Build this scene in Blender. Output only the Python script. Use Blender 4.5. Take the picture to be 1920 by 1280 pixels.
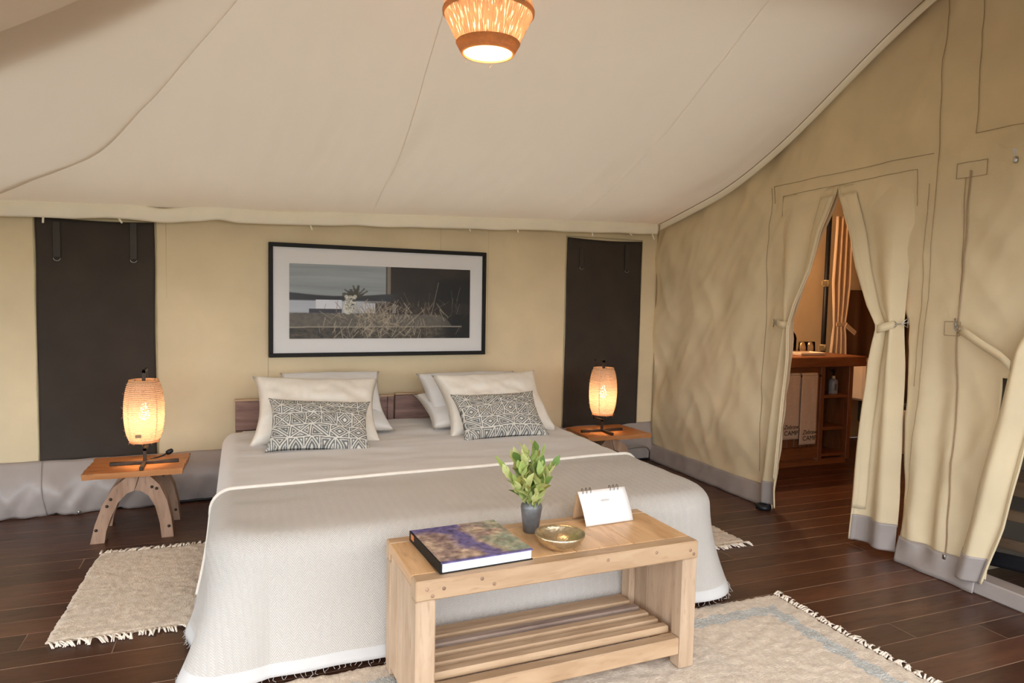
import bpy, bmesh, math, random
import numpy as np
from mathutils import Vector, Matrix, noise

random.seed(7); rng = np.random.default_rng(7)
for o in list(bpy.data.objects): bpy.data.objects.remove(o, do_unlink=True)
SC = bpy.context.scene
COL = SC.collection
PI = math.pi

# ---------------------------------------------------------------- camera
cd = bpy.data.cameras.new('camera'); cam = bpy.data.objects.new('camera', cd); COL.objects.link(cam)
cd.sensor_width = 36.0; cd.lens = 24.0; cd.clip_start = 0.02; cd.clip_end = 500
YAW, PITCH, ROLL = math.radians(21.69), math.radians(3.7), math.radians(1.25)
_f = Vector((math.sin(YAW)*math.cos(PITCH), math.cos(YAW)*math.cos(PITCH), -math.sin(PITCH)))
_r = Vector((math.cos(YAW), -math.sin(YAW), 0)); _u = _r.cross(_f)
_r2 = _r*math.cos(ROLL) + _u*math.sin(ROLL); _u2 = -_r*math.sin(ROLL) + _u*math.cos(ROLL)
m = Matrix((_r2, _u2, -_f)).transposed().to_4x4(); m.translation = Vector((0, 0, 1.3))
cam.matrix_world = m
SC.camera = cam

# ---------------------------------------------------------------- world, daylight, exposure
w = bpy.data.worlds.new('world'); SC.world = w; w.use_nodes = True
bg = w.node_tree.nodes['Background']; bg.inputs[0].default_value = (0.93, 0.97, 1.03, 1); bg.inputs[1].default_value = 3.45
SC.view_settings.view_transform = 'Standard'; SC.view_settings.look = 'None'
SC.view_settings.gamma = 1.0; SC.view_settings.use_curve_mapping = False
SC.view_settings.exposure = 0.45
pd = bpy.data.lights.new('front_opening_portal', 'AREA'); pd.shape = 'RECTANGLE'; pd.size = 6.2; pd.size_y = 3.2
pd.cycles.is_portal = True
po = bpy.data.objects.new('front_opening_portal', pd); COL.objects.link(po)
po.location = (0.1, -0.55, 1.5); po.rotation_euler = (-PI/2, 0, PI)   # faces +Y, into the tent
sd_ = bpy.data.lights.new('sun', 'SUN'); sd_.energy = 4.2; sd_.angle = .03; sd_.color = (1.0, .95, .88)
so_ = bpy.data.objects.new('sun', sd_); COL.objects.link(so_); so_.rotation_euler = (math.radians(-24), math.radians(10), 0)   # high, from behind the tent
SC.cycles.max_bounces = 8; SC.cycles.diffuse_bounces = 5; SC.cycles.adaptive_threshold = .02
p2 = bpy.data.lights.new('added_left_opening_portal', 'AREA'); p2.shape = 'RECTANGLE'; p2.size = 3.4; p2.size_y = 1.4; p2.cycles.is_portal = True
p2o = bpy.data.objects.new('added_left_opening_portal', p2); COL.objects.link(p2o); p2o.location = (-3.1, 1.3, .72); p2o.rotation_euler = (0, -PI/2, 0)   # faces +X, guides daylight through the added left opening
def point_light(name, loc, watts, col, rad):
    d = bpy.data.lights.new(name, 'POINT'); d.energy = watts; d.color = col; d.shadow_soft_size = rad
    o = bpy.data.objects.new(name, d); COL.objects.link(o); o.location = loc; return o
WARM = (1.0, 0.66, 0.38)

# ---------------------------------------------------------------- helpers
def tag(o, label=None, cat=None, group=None, kind=None):
    if label: o['label'] = label
    if cat: o['category'] = cat
    if group: o['group'] = group
    if kind: o['kind'] = kind
    return o
def empty(name, loc=(0, 0, 0), rz=0, parent=None):
    o = bpy.data.objects.new(name, None); COL.objects.link(o); o.location = loc; o.rotation_euler = (0, 0, rz)
    o.empty_display_size = .05
    if parent: o.parent = parent
    return o
def link(name, me, parent=None, loc=None, rot=None):
    o = bpy.data.objects.new(name, me); COL.objects.link(o)
    if parent: o.parent = parent
    if loc is not None: o.location = loc
    if rot is not None: o.rotation_euler = rot
    return o
def mesh(name, geo, mat, smooth=True, uv=None, col=None, midx=None):
    V, F = geo[0], geo[1]
    me = bpy.data.meshes.new(name); me.from_pydata([tuple(v) for v in V], [], [tuple(f) for f in F])
    if len(geo) > 2 and uv is None: uv = geo[2]
    if uv is not None:
        l = me.uv_layers.new(name='UVMap'); li = np.empty(len(me.loops), np.int32); me.loops.foreach_get('vertex_index', li)
        l.data.foreach_set('uv', np.asarray(uv, np.float32)[li].ravel())
    if col is not None:
        a = me.color_attributes.new('Col', 'FLOAT_COLOR', 'POINT')
        c = np.ones((len(V), 4), np.float32); c[:, :3] = col; a.data.foreach_set('color', c.ravel())
    mats = mat if isinstance(mat, (list, tuple)) else [mat]
    for mm in mats: me.materials.append(mm)
    if midx is not None: me.polygons.foreach_set('material_index', np.asarray(midx, np.int32))
    if smooth: me.polygons.foreach_set('use_smooth', [True]*len(me.polygons))
    me.update(); return me
def obj(name, geo, mat, parent=None, smooth=True, loc=None, rot=None, solid=0, weld=False, **k):
    me_ = mesh(name, geo, mat, smooth, **k)
    if weld:
        bm = bmesh.new(); bm.from_mesh(me_); bmesh.ops.remove_doubles(bm, verts=bm.verts[:], dist=.0004); bm.to_mesh(me_); bm.free()
    o = link(name, me_, parent, loc, rot)
    if solid:
        s = o.modifiers.new('thickness', 'SOLIDIFY'); s.thickness = abs(solid); s.offset = 1 if solid > 0 else -1
    return o
def join(*gs):
    V, F = [], []
    for g in gs:
        n = len(V); V += [tuple(v) for v in g[0]]; F += [tuple(i+n for i in f) for f in g[1]]
    return V, F
def xf(g, loc=(0, 0, 0), rot=(0, 0, 0), sc=(1, 1, 1)):
    M_ = Matrix.LocRotScale(Vector(loc), __import__('mathutils').Euler(rot), Vector(sc))
    return ([tuple(M_ @ Vector(v)) for v in g[0]], g[1]) + tuple(g[2:])
_boxc = {}
def box(x0, x1, y0, y1, z0, z1, bev=.003):
    bm = bmesh.new(); bmesh.ops.create_cube(bm, size=1)
    for v in bm.verts: v.co = Vector(((x0+x1)/2+v.co.x*(x1-x0), (y0+y1)/2+v.co.y*(y1-y0), (z0+z1)/2+v.co.z*(z1-z0)))
    if bev: bmesh.ops.bevel(bm, geom=bm.edges[:], offset=bev, segments=1, affect='EDGES')
    bm.verts.index_update(); g = ([tuple(v.co) for v in bm.verts], [[v.index for v in f.verts] for f in bm.faces]); bm.free(); return g
def grid(fn, us, vs, flip=False, closed=False):
    V = [fn(u, v) for v in vs for u in us]; n = len(us); F = []
    for j in range(len(vs)-1):
        for i in range(n if closed else n-1):
            a = j*n+i; b = j*n+(i+1) % n; q = (a, b, b+n, a+n); F.append(q[::-1] if flip else q)
    return V, F
def lathe(prof, n=32, cap=False):
    V = [(r*math.cos(2*PI*i/n), r*math.sin(2*PI*i/n), z) for r, z in prof for i in range(n)]; F = []
    for j in range(len(prof)-1):
        for i in range(n): F.append((j*n+i, j*n+(i+1) % n, (j+1)*n+(i+1) % n, (j+1)*n+i))
    if cap: F.append(tuple(range(n))[::-1]); F.append(tuple(range((len(prof)-1)*n, len(prof)*n)))
    return V, F
def tube(pts, r, n=8, cap=True):
    P = [Vector(p) for p in pts]; V, F = [], []; up = Vector((0, 0, 1)); prev = None
    for i, p in enumerate(P):
        t = (P[min(i+1, len(P)-1)]-P[max(i-1, 0)]).normalized()
        if prev is None: a = t.cross(up if abs(t.z) < .9 else Vector((1, 0, 0))).normalized()
        else: a = (prev-t*prev.dot(t)).normalized()
        prev = a; b = t.cross(a); rr = r[i] if isinstance(r, (list, tuple)) else r
        for k in range(n): V.append(tuple(p+(a*math.cos(2*PI*k/n)+b*math.sin(2*PI*k/n))*rr))
    for j in range(len(P)-1):
        for k in range(n): F.append((j*n+k, j*n+(k+1) % n, (j+1)*n+(k+1) % n, (j+1)*n+k))
    if cap: F.append(tuple(range(n))[::-1]); F.append(tuple(range((len(P)-1)*n, len(P)*n)))
    return V, F
def bar(a, b, wx, wz=None):   # square bar between two points
    return tube([a, b], wx*.7071, 4)
def prism(out, y0, y1):       # outline in XZ, extruded along Y
    n = len(out); V = [(x, y0, z) for x, z in out]+[(x, y1, z) for x, z in out]
    F = [tuple(range(n)), tuple(range(2*n-1, n-1, -1))]+[((i+1) % n, i, n+i, n+(i+1) % n) for i in range(n)]
    return V, F
def sphere(c, r, n=12, m_=8, sz=1):
    return xf(lathe([(max(r*math.sin(PI*j/m_), 1e-4), -r*sz*math.cos(PI*j/m_)) for j in range(m_+1)], n), c)
def nz(x, y, z=0.0): return noise.noise(Vector((x, y, z)))
def itp(x, xs, ys): return float(np.interp(x, xs, ys))
def lin(a, b, n): return [a+(b-a)*i/(n-1) for i in range(n)]
def s2l(c): return tuple((v/255/12.92 if v/255 <= .04045 else ((v/255+.055)/1.055)**2.4) for v in c)

# ---------------------------------------------------------------- materials
def newmat(name):
    m_ = bpy.data.materials.new(name); m_.use_nodes = True; nt = m_.node_tree
    return m_, nt, nt.nodes['Principled BSDF']
def mixcol(nt, fac, a, b):
    n = nt.nodes.new('ShaderNodeMix'); n.data_type = 'RGBA'
    if isinstance(fac, float): n.inputs[0].default_value = fac
    else: nt.links.new(fac, n.inputs[0])
    for s, v in ((6, a), (7, b)):
        if isinstance(v, tuple): n.inputs[s].default_value = (*v[:3], 1)
        else: nt.links.new(v, n.inputs[s])
    return n.outputs[2]
def M(name, col, rough=.7, var=.12, scale=12, bump=0., bscale=200, stretch=(1, 1, 1), metal=0., spec=.4, sheen=0., bdist=.002, trans=0., detail=4):
    m_, nt, b = newmat(name); N, L = nt.nodes, nt.links
    tc = N.new('ShaderNodeTexCoord'); mp = N.new('ShaderNodeMapping'); mp.inputs[3].default_value = stretch; L.new(tc.outputs['Object'], mp.inputs[0])
    ns = N.new('ShaderNodeTexNoise'); ns.inputs['Scale'].default_value = scale; ns.inputs['Detail'].default_value = detail; L.new(mp.outputs[0], ns.inputs['Vector'])
    lo = tuple(v*(1-var) for v in col); hi = tuple(min(v*(1+var), 1) for v in col)
    rp = N.new('ShaderNodeMapRange'); rp.inputs[1].default_value = .3; rp.inputs[2].default_value = .7; L.new(ns.outputs[0], rp.inputs[0])
    L.new(mixcol(nt, rp.outputs[0], lo, hi), b.inputs['Base Color'])
    b.inputs['Roughness'].default_value = rough; b.inputs['Metallic'].default_value = metal; b.inputs['Specular IOR Level'].default_value = spec
    if sheen: b.inputs['Sheen Weight'].default_value = sheen
    if bump:
        n2 = N.new('ShaderNodeTexNoise'); n2.inputs['Scale'].default_value = bscale; n2.inputs['Detail'].default_value = 3; L.new(mp.outputs[0], n2.inputs['Vector'])
        bp = N.new('ShaderNodeBump'); bp.inputs['Strength'].default_value = bump; bp.inputs['Distance'].default_value = bdist
        L.new(n2.outputs[0], bp.inputs['Height']); L.new(bp.outputs[0], b.inputs['Normal'])
    if trans:
        t = N.new('ShaderNodeBsdfTranslucent'); t.inputs[0].default_value = (*col, 1); mx = N.new('ShaderNodeMixShader'); mx.inputs[0].default_value = trans
        L.new(b.outputs[0], mx.inputs[1]); L.new(t.outputs[0], mx.inputs[2]); L.new(mx.outputs[0], N['Material Output'].inputs[0])
    return m_
def WOOD(name, c1, c2, axis='x', rough=.45, scale=3., dark=None, rand=.0, bump=.25, spec=.4):
    m_, nt, b = newmat(name); N, L = nt.nodes, nt.links
    tc = N.new('ShaderNodeTexCoord'); oi = N.new('ShaderNodeObjectInfo'); mp = N.new('ShaderNodeMapping')
    st = {'x': (.16, 1, 1), 'y': (1, .16, 1), 'z': (1, 1, .16)}[axis]; mp.inputs[3].default_value = tuple(v*scale for v in st)
    ad = N.new('ShaderNodeVectorMath'); ad.operation = 'MULTIPLY_ADD'; L.new(oi.outputs['Random'], ad.inputs[0]); ad.inputs[1].default_value = (7, 13, 5); L.new(tc.outputs['Object'], ad.inputs[2])
    L.new(ad.outputs[0], mp.inputs[0])
    n1 = N.new('ShaderNodeTexNoise'); n1.inputs['Scale'].default_value = 6; n1.inputs['Detail'].default_value = 8; n1.inputs['Distortion'].default_value = .8; L.new(mp.outputs[0], n1.inputs['Vector'])
    n2 = N.new('ShaderNodeTexNoise'); n2.inputs['Scale'].default_value = 28; n2.inputs['Detail'].default_value = 4; L.new(mp.outputs[0], n2.inputs['Vector'])
    r1 = N.new('ShaderNodeMapRange'); r1.inputs[1].default_value = .3; r1.inputs[2].default_value = .7; L.new(n1.outputs[0], r1.inputs[0])
    c = mixcol(nt, r1.outputs[0], c1, c2)
    r2 = N.new('ShaderNodeMapRange'); r2.inputs[1].default_value = .58; r2.inputs[2].default_value = .75; r2.inputs[4].default_value = .55; L.new(n2.outputs[0], r2.inputs[0])
    c = mixcol(nt, r2.outputs[0], c, dark or tuple(v*.6 for v in c1))
    if rand:
        h = N.new('ShaderNodeHueSaturation'); mr = N.new('ShaderNodeMapRange'); mr.inputs[3].default_value = 1-rand; mr.inputs[4].default_value = 1+rand
        L.new(oi.outputs['Random'], mr.inputs[0]); L.new(mr.outputs[0], h.inputs['Value']); L.new(c, h.inputs['Color']); c = h.outputs[0]
    L.new(c, b.inputs['Base Color']); b.inputs['Specular IOR Level'].default_value = spec
    rr = N.new('ShaderNodeMapRange'); rr.inputs[3].default_value = rough-.08; rr.inputs[4].default_value = rough+.12; L.new(n2.outputs[0], rr.inputs[0]); L.new(rr.outputs[0], b.inputs['Roughness'])
    bp = N.new('ShaderNodeBump'); bp.inputs['Strength'].default_value = bump; bp.inputs['Distance'].default_value = .002; L.new(n2.outputs[0], bp.inputs['Height']); L.new(bp.outputs[0], b.inputs['Normal'])
    return m_
def VCOL(name, rough=.6, bump=0., bscale=300, spec=.3):
    m_, nt, b = newmat(name); a = nt.nodes.new('ShaderNodeVertexColor'); a.layer_name = 'Col'
    nt.links.new(a.outputs[0], b.inputs['Base Color']); b.inputs['Roughness'].default_value = rough; b.inputs['Specular IOR Level'].default_value = spec
    if bump:
        tc = nt.nodes.new('ShaderNodeTexCoord'); n = nt.nodes.new('ShaderNodeTexNoise'); n.inputs['Scale'].default_value = bscale; nt.links.new(tc.outputs['Object'], n.inputs['Vector'])
        bp = nt.nodes.new('ShaderNodeBump'); bp.inputs['Strength'].default_value = bump; bp.inputs['Distance'].default_value = .002
        nt.links.new(n.outputs[0], bp.inputs['Height']); nt.links.new(bp.outputs[0], b.inputs['Normal'])
    return m_
def GLASS(name, col=(1, 1, 1), rough=0.02, ior=1.5):
    m_, nt, b = newmat(name); N, L = nt.nodes, nt.links
    t = N.new('ShaderNodeBsdfTransparent'); t.inputs[0].default_value = (*col, 1); g = N.new('ShaderNodeBsdfGlossy'); g.inputs['Roughness'].default_value = rough
    fr = N.new('ShaderNodeFresnel'); fr.inputs[0].default_value = ior; mx = N.new('ShaderNodeMixShader')
    L.new(fr.outputs[0], mx.inputs[0]); L.new(t.outputs[0], mx.inputs[1]); L.new(g.outputs[0], mx.inputs[2]); L.new(mx.outputs[0], N['Material Output'].inputs[0]); return m_
def EMIT(name, col, s):
    m_, nt, b = newmat(name); b.inputs['Emission Color'].default_value = (*col, 1); b.inputs['Emission Strength'].default_value = s; b.inputs['Base Color'].default_value = (*col, 1); return m_
def WEAVE(name, col, freq, axis, hole=.3, trans=.6):
    """rope-wound shade: translucent cord with small irregular gaps"""
    m_, nt, b = newmat(name); N, L = nt.nodes, nt.links
    tc = N.new('ShaderNodeTexCoord'); mp = N.new('ShaderNodeMapping'); mp.inputs[3].default_value = (freq[0], freq[1], 1); L.new(tc.outputs['UV'], mp.inputs[0])
    n = N.new('ShaderNodeTexNoise'); n.inputs['Scale'].default_value = 1; n.inputs['Detail'].default_value = 2; L.new(mp.outputs[0], n.inputs['Vector'])
    b.inputs['Roughness'].default_value = .85
    L.new(mixcol(nt, n.outputs[0], tuple(v*.6 for v in col), col), b.inputs['Base Color'])
    t = N.new('ShaderNodeBsdfTranslucent'); t.inputs[0].default_value = (*col, 1)
    mx = N.new('ShaderNodeMixShader'); mx.inputs[0].default_value = trans; L.new(b.outputs[0], mx.inputs[1]); L.new(t.outputs[0], mx.inputs[2])
    tp = N.new('ShaderNodeBsdfTransparent'); m2 = N.new('ShaderNodeMixShader')
    r = N.new('ShaderNodeMapRange'); r.inputs[1].default_value = .56; r.inputs[2].default_value = .66; r.inputs[4].default_value = hole; L.new(n.outputs[0], r.inputs[0])
    L.new(r.outputs[0], m2.inputs[0]); L.new(mx.outputs[0], m2.inputs[1]); L.new(tp.outputs[0], m2.inputs[2]); L.new(m2.outputs[0], N['Material Output'].inputs[0])
    return m_
def HERRING(name, col, wz=.018, pitch=.0095):
    m_, nt, b = newmat(name); N, L = nt.nodes, nt.links
    uv = N.new('ShaderNodeTexCoord'); sp = N.new('ShaderNodeSeparateXYZ'); L.new(uv.outputs['UV'], sp.inputs[0])
    def ma(op, a, b_=None, c=None):
        n = N.new('ShaderNodeMath'); n.operation = op
        for i, v in enumerate((a, b_, c)):
            if v is None: continue
            if isinstance(v, (int, float)): n.inputs[i].default_value = v
            else: L.new(v, n.inputs[i])
        return n.outputs[0]
    zig = ma('PINGPONG', sp.outputs[0], wz)
    st = ma('MULTIPLY_ADD', ma('SINE', ma('MULTIPLY', ma('MULTIPLY_ADD', zig, 1.3, sp.outputs[1]), 2*PI/pitch)), .5, .5)
    L.new(mixcol(nt, st, tuple(v*.86 for v in col), tuple(min(1, v*1.05) for v in col)), b.inputs['Base Color'])
    bp = N.new('ShaderNodeBump'); bp.inputs['Strength'].default_value = .5; bp.inputs['Distance'].default_value = .003; L.new(st, bp.inputs['Height']); L.new(bp.outputs[0], b.inputs['Normal'])
    b.inputs['Roughness'].default_value = .9; b.inputs['Sheen Weight'].default_value = .15; b.inputs['Specular IOR Level'].default_value = .2
    return m_

CANVAS = M('khaki_canvas', (.72, .598, .392), .75, .07, 3, .25, 350, spec=.25)
THREAD = M('canvas_thread', (.36, .265, .15), .8)
LINER = M('cream_liner', (.78, .70, .60), .85, .03, 2, .15, 300, spec=.2, trans=.4)
VALANCE = M('cream_valance', (.93, .87, .73), .85, .03, 5, .15, 300, spec=.2)
OUTER = M('outer_canvas', (.30, .20, .11), .85, .06, 3)
FLY = M('roof_fly', (.60, .585, .55), .85, .03, 3, trans=.26)
PVC = M('grey_pvc', (.36, .312, .285), .38, .08, 5, .1, 60, spec=.5)
BLIND = M('dark_brown_mesh', (.042, .031, .023), .75, .15, 5, .3, 500, spec=.35)
PIPING = M('canvas_piping', (.50, .42, .25), .7)
FLOORW = WOOD('dark_floor_wood', (.060, .0225, .0125), (.102, .041, .022), 'x', .34, 2.2, (.028, .011, .007), rand=.3, bump=.12, spec=.45)
SUBFLOOR = M('plank_joint', (.26, .17, .115), .7, .5, 5)  # paler base, shows as thin lines between the planks
PALEW = WOOD('pale_bench_wood_x', (.42, .268, .152), (.57, .40, .25), 'x', .42, 3, (.33, .2, .11), rand=.10)
PALEWY = WOOD('pale_bench_wood_y', (.52, .30, .14), (.74, .49, .265), 'y', .3, 3, (.33, .18, .09), rand=.14)
PALEWZ = WOOD('pale_bench_wood_z', (.42, .29, .185), (.57, .42, .29), 'z', .5, 3, (.3, .19, .11), rand=.10)
TABLEW = WOOD('honey_table_wood', (.34, .13, .04), (.52, .23, .085), 'x', .38, 3, (.16, .06, .025))
ARCHW = WOOD('grey_brown_arch_wood', (.25, .145, .09), (.40, .26, .175), 'z', .6, 3, (.12, .065, .04), rand=.12)
HEADW = WOOD('purple_brown_wood', (.17, .095, .08), (.32, .20, .165), 'x', .6, 3, (.08, .04, .035), rand=.12)
VANW = WOOD('red_brown_vanity_wood', (.16, .052, .017), (.27, .10, .036), 'x', .35, 3, (.07, .025, .012))
VANWZ = WOOD('red_brown_vanity_wood_z', (.16, .052, .017), (.27, .10, .036), 'z', .4, 3, (.07, .025, .012), rand=.15)
SHEET = M('white_sheet', (.72, .705, .70), .85, .02, 4, .1, 250, sheen=.1, spec=.2)
PILLOWW = M('white_pillowcase', (.80, .79, .78), .85, .02, 5, .1, 200, sheen=.1, spec=.2)
CREAM = M('cream_linen', (.82, .765, .675), .9, .03, 30, .3, 500, sheen=.15, spec=.15)
BLANKET = HERRING('cream_herringbone_blanket', (.585, .553, .51))
BLANKHEM = M('white_blanket_hem', (.61, .60, .585), .9, .02, 20, .2, 400)
PRINTED = VCOL('printed_cotton', .9, .3, 500, .15)
PHOTO = VCOL('print_with_reflections', .5, spec=.3)
COVER = VCOL('glossy_book_cover', .18, spec=.5)
WOOL = M('cream_wool', (.68, .57, .45), .95, .12, 60, .6, 160, bdist=.006, sheen=.2, spec=.1)
WOOLG = M('pale_grey_blue_wool', (.55, .55, .515), .95, .2, 90, .9, 160, bdist=.01, sheen=.2, spec=.1)
FRINGE = M('cream_fringe', (.82, .72, .60), .95, .1, 50)
BLACKF = M('black_frame', (.014, .013, .012), .55, .1, 20, spec=.2)
MATW = M('white_mat_board', (.80, .77, .74), .8, .01, 5)
IRON = M('dark_bronze_iron', (.055, .04, .03), .45, .2, 30, metal=.6)
BRONZE = M('hammered_brass', (.66, .55, .37), .28, .2, 60, .6, 120, metal=.9)
STEEL = M('steel', (.5, .5, .5), .3, .1, 20, metal=1)
ROPE = WEAVE('sisal_rope_shade', (.70, .49, .33), (75, 55), 'x', .55, .24)
ROPEV = WEAVE('sisal_string_pendant', (.70, .48, .34), (150, 7), 'y', .42, .20)
SISAL = M('sisal_band', (.78, .54, .31), .85, .15, 80, .4, 200, trans=.5)
BULB = EMIT('warm_bulb', (1, .78, .5), 14)
PEWTER = M('pewter_vase', (.17, .175, .18), .42, .35, 25, .3, 60, metal=.5)
PAGE = M('white_paper', (.82, .80, .78), .7, .02, 30)
BLACK = M('black_rubber', (.008, .009, .012), .45, .1, 20)
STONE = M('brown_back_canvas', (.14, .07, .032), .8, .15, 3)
CERAMIC = M('warm_ceramic', (.72, .60, .47), .2, .02, 4)
TOWEL = M('cream_towel', (.58, .46, .34), .95, .06, 60, .5, 300, sheen=.2)
INK = M('dark_ink', (.02, .018, .016), .8, .05)
CURT = M('peach_curtain', (.72, .55, .38), .85, .04, 8)
GLS = GLASS('clear_glass', (.97, .93, .86)); PANE = GLASS('picture_glass', (.98, .98, .98), .5, 1.3)
def LEAFM(name, c):
    m_ = M(name, c, .42, .25, 30, spec=.45, trans=.25); return m_
LEAFS = [LEAFM('leaf_pale', (.66, .70, .30)), LEAFM('leaf_mid', (.42, .54, .17)), LEAFM('leaf_dark', (.17, .29, .07)), LEAFM('leaf_olive', (.45, .42, .10))]

# ================================================================ SETTING
# ---- floor of separate planks on a pale subfloor
sub = obj('floor', box(-3.2, 6.6, -2.6, 5.3, -.06, -.0006, 0), SUBFLOOR, smooth=False); tag(sub, kind='structure')
PW = .1275; y = 2.333-40*PW; k = 0
while y < 5.25:
    xs = [-3.2]; 
    x = -3.2+random.uniform(.8, 3.2)
    while x < 6.3: xs.append(x); x += random.uniform(2.4, 3.8)
    xs.append(6.6)
    if y > -2.6:
        for a, b_ in zip(xs[:-1], xs[1:]):
            hl, hw = (b_-a)/2, PW/2
            obj('plank', box(-hl+.0012, hl-.0012, -hw+.0014, hw-.0014, -.012, 0, .0012), FLOORW, sub, smooth=False, loc=((a+b_)/2, y+hw, random.uniform(-.0006, .0006)))
    y += PW; k += 1
# ---- ground far outside the open front
g = obj('ground', grid(lambda u, v: (u, v, -.5+.0*u), lin(-60, 60, 9), lin(-80, 30, 9)), M('dry_grass_ground', (.075, .08, .035), .95, .3, 1.5)); tag(g, kind='structure')

# ---- back wall (canvas), bows very slightly
def yb(x): return 4.615+.043*x
def wallback(x, z): return (x, yb(x)+.35*.006*nz(x*1.3, z*.9, 1)+.004*nz(x*3, z*1.2, 4), z)
wb = obj('wall_back', grid(wallback, lin(-3.1, 3.17, 150), lin(0, 2.3, 60)), CANVAS, solid=.004); tag(wb, kind='structure')
for x in (.157, 1.30, 1.66, -.42):
    obj('seam', tube([(x+.004*math.sin(z), yb(x)-.003, z) for z in lin(.3, 1.78, 12)], .0012, 5), PIPING, wb)
# ---- grey skirt along the back wall
def skirtb(x, t):
    z = .305*(1-t)+.0; bulge = .055*math.sin(PI*min(t*.95+.02, 1))*(1 if x < 1 else .4)+.02*t
    fold = .042*t*(nz(x*4.3+z*3.4, 1.7, 3)+1.0*abs(nz(x*6.1-z*4.3, 4.1+z, 3))+.5*abs(nz(x*12+z*9, 2.1, 6)))*(1 if x < 1 else .5)
    return (x, yb(x)-.008-bulge-fold*1.6, z+.008*nz(x*6, 2)*(1-t)+.004)
sk = obj('baseboard_back', grid(skirtb, lin(-3.1, 3.13, 260), lin(0, 1, 18), flip=True), PVC, solid=.002); tag(sk, kind='structure')
obj('cord', tube([(x, yb(x)-.05+.012*nz(x*4, 1), .012) for x in lin(-3, 3.1, 60)], .007, 6), BLACK, sk)
obj('eyelet', sphere((-.87, 4.49, .016), .009, 8, 5), STEEL, sk); obj('eyelet', sphere((-.34, 4.30, .012), .008, 8, 5), STEEL, sk)
obj('stitch_seam', tube([tuple(np.array(skirtb(-1.06+.03*t, t))-np.array((0, .006, 0))) for t in lin(0, 1, 12)], .003, 5), PVC, sk)

# ---- right wall with an A-shaped doorway and a second opening near the front
HZ = [0, .15, .6, 1.05, 1.2, 1.5, 1.7, 1.87, 1.93, 3.4]
HL = [3.33, 3.33, 3.29, 3.24, 3.24, 3.12, 3.05, 2.97, 2.945, 2.945]
HR = [2.44, 2.44, 2.445, 2.455, 2.47, 2.60, 2.74, 2.91, 2.945, 2.945]
def ztop_right(yy): return 3.08-.46*abs(yy-2.36)
def wx(yy, zz):
    a = .045*abs(nz(yy*1.5+zz*1.0, (zz-yy)*.55, 2)) + .030*nz(yy*3.2+zz*2.2, (zz-yy)*1.1, 7) + .022*abs(nz(yy*4.5-zz*3.2, (zz+yy)*1.1, 5)) + .012*abs(nz(yy*8+zz*5, (zz-yy)*2, 8))
    f = math.exp(-((yy-2.29)/.14)**2)*.034*math.sin((yy-2.1)*38+zz*.8)*max(0, 1.35-zz)/1.35
    f += .012*math.exp(-((yy-3.47)/.05)**2)
    f += .03*math.exp(-((yy-3.6+.5*(zz-2.05))/.05)**2)*max(0, min(1, (zz-1.95)*5))*max(0, min(1, (2.35-zz)*5))
    f += .03*math.exp(-((yy-2.95+.25*(zz-2.1))/.06)**2)*max(0, min(1, (zz-2.0)*4))*.6
    e = min(1, max(0, (zz-.02)*6))
    return 3.15+(a+f)*e-.03
def rw_back(u, zt):
    z = zt*1.0
    y0 = 4.78; y1 = itp(z, HZ, HL); yy = y0+(y1-y0)*u; zz = min(z, ztop_right(yy)); return (wx(yy, zz), yy, zz)
def rw_front(u, zt):
    y0 = itp(zt, HZ, HR); yy = y0+(2.0-y0)*u; zz = min(zt, ztop_right(yy)); return (wx(yy, zz), yy, zz)
def rw_far(u, zt):
    yy = 2.0-2.4*u; zz = min(zt, ztop_right(yy)); return (wx(yy, zz), yy, zz)
zs = lin(0, 3.1, 120)
wr = obj('wall_right', join(grid(rw_back, lin(0, 1, 110), zs), grid(rw_front, lin(0, 1, 44), zs), grid(rw_far, lin(0, 1, 70), zs[38:]),
        grid(lambda u, z: (3.16, 1.2-1.6*u, z), lin(0, 1, 8), lin(0, 1.4, 8))), CANVAS, solid=-.004, weld=True); tag(wr, kind='structure')
def onwall(path, off=.006, n=24):
    P_ = []
    for (a, b_) in zip(path[:-1], path[1:]):
        for t in lin(0, 1, n): P_.append((wx(a[0]+(b_[0]-a[0])*t, a[1]+(b_[1]-a[1])*t)-off, a[0]+(b_[0]-a[0])*t, a[1]+(b_[1]-a[1])*t))
    return P_
for pth in ([(3.47, 1.93), (3.47, 2.035), (2.386, 2.043)], [(3.385, 1.84), (3.385, 1.965), (2.466, 1.979), (2.462, 1.80)], [(2.37, 2.9), (2.358, 2.03), (2.38, .8), (2.44, .10)],
            [(2.19, 2.75), (2.182, 2.097), (1.90, 2.09)], [(2.40, 1.9), (2.41, .9)], [(2.26, 1.97), (2.26, 1.90), (2.12, 1.90), (2.12, 1.97), (2.26, 1.97)],
            [(3.49, 2.03), (3.49, .2)], [(2.27, 1.23), (2.27, 1.165), (2.19, 1.165), (2.19, 1.23), (2.27, 1.23)], [(2.215, 1.9), (2.20, 1.23)]):
    obj('seam', tube(onwall(pth, .004), .0014, 5), THREAD, wr)
zp = obj('zipper', tube(onwall([(2.193, 1.93), (2.20, 1.2), (2.187, .05)], .006, 30), .0034, 6), M('zip_brown', (.36, .24, .14), .6), wr)
zpp = wx(2.187, .09)-.012
obj('zipper_pull', join(tube([(zpp, 2.187, .115), (zpp, 2.187, .04)], .004, 6), box(zpp-.006, zpp+.004, 2.179, 2.195, .10, .125, .002)), STEEL, zp)
# corner cord between the walls
obj('corner_seam', tube([(3.135, 4.735, z) for z in lin(.02, 1.9, 20)], .005, 6), THREAD, wr)
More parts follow.
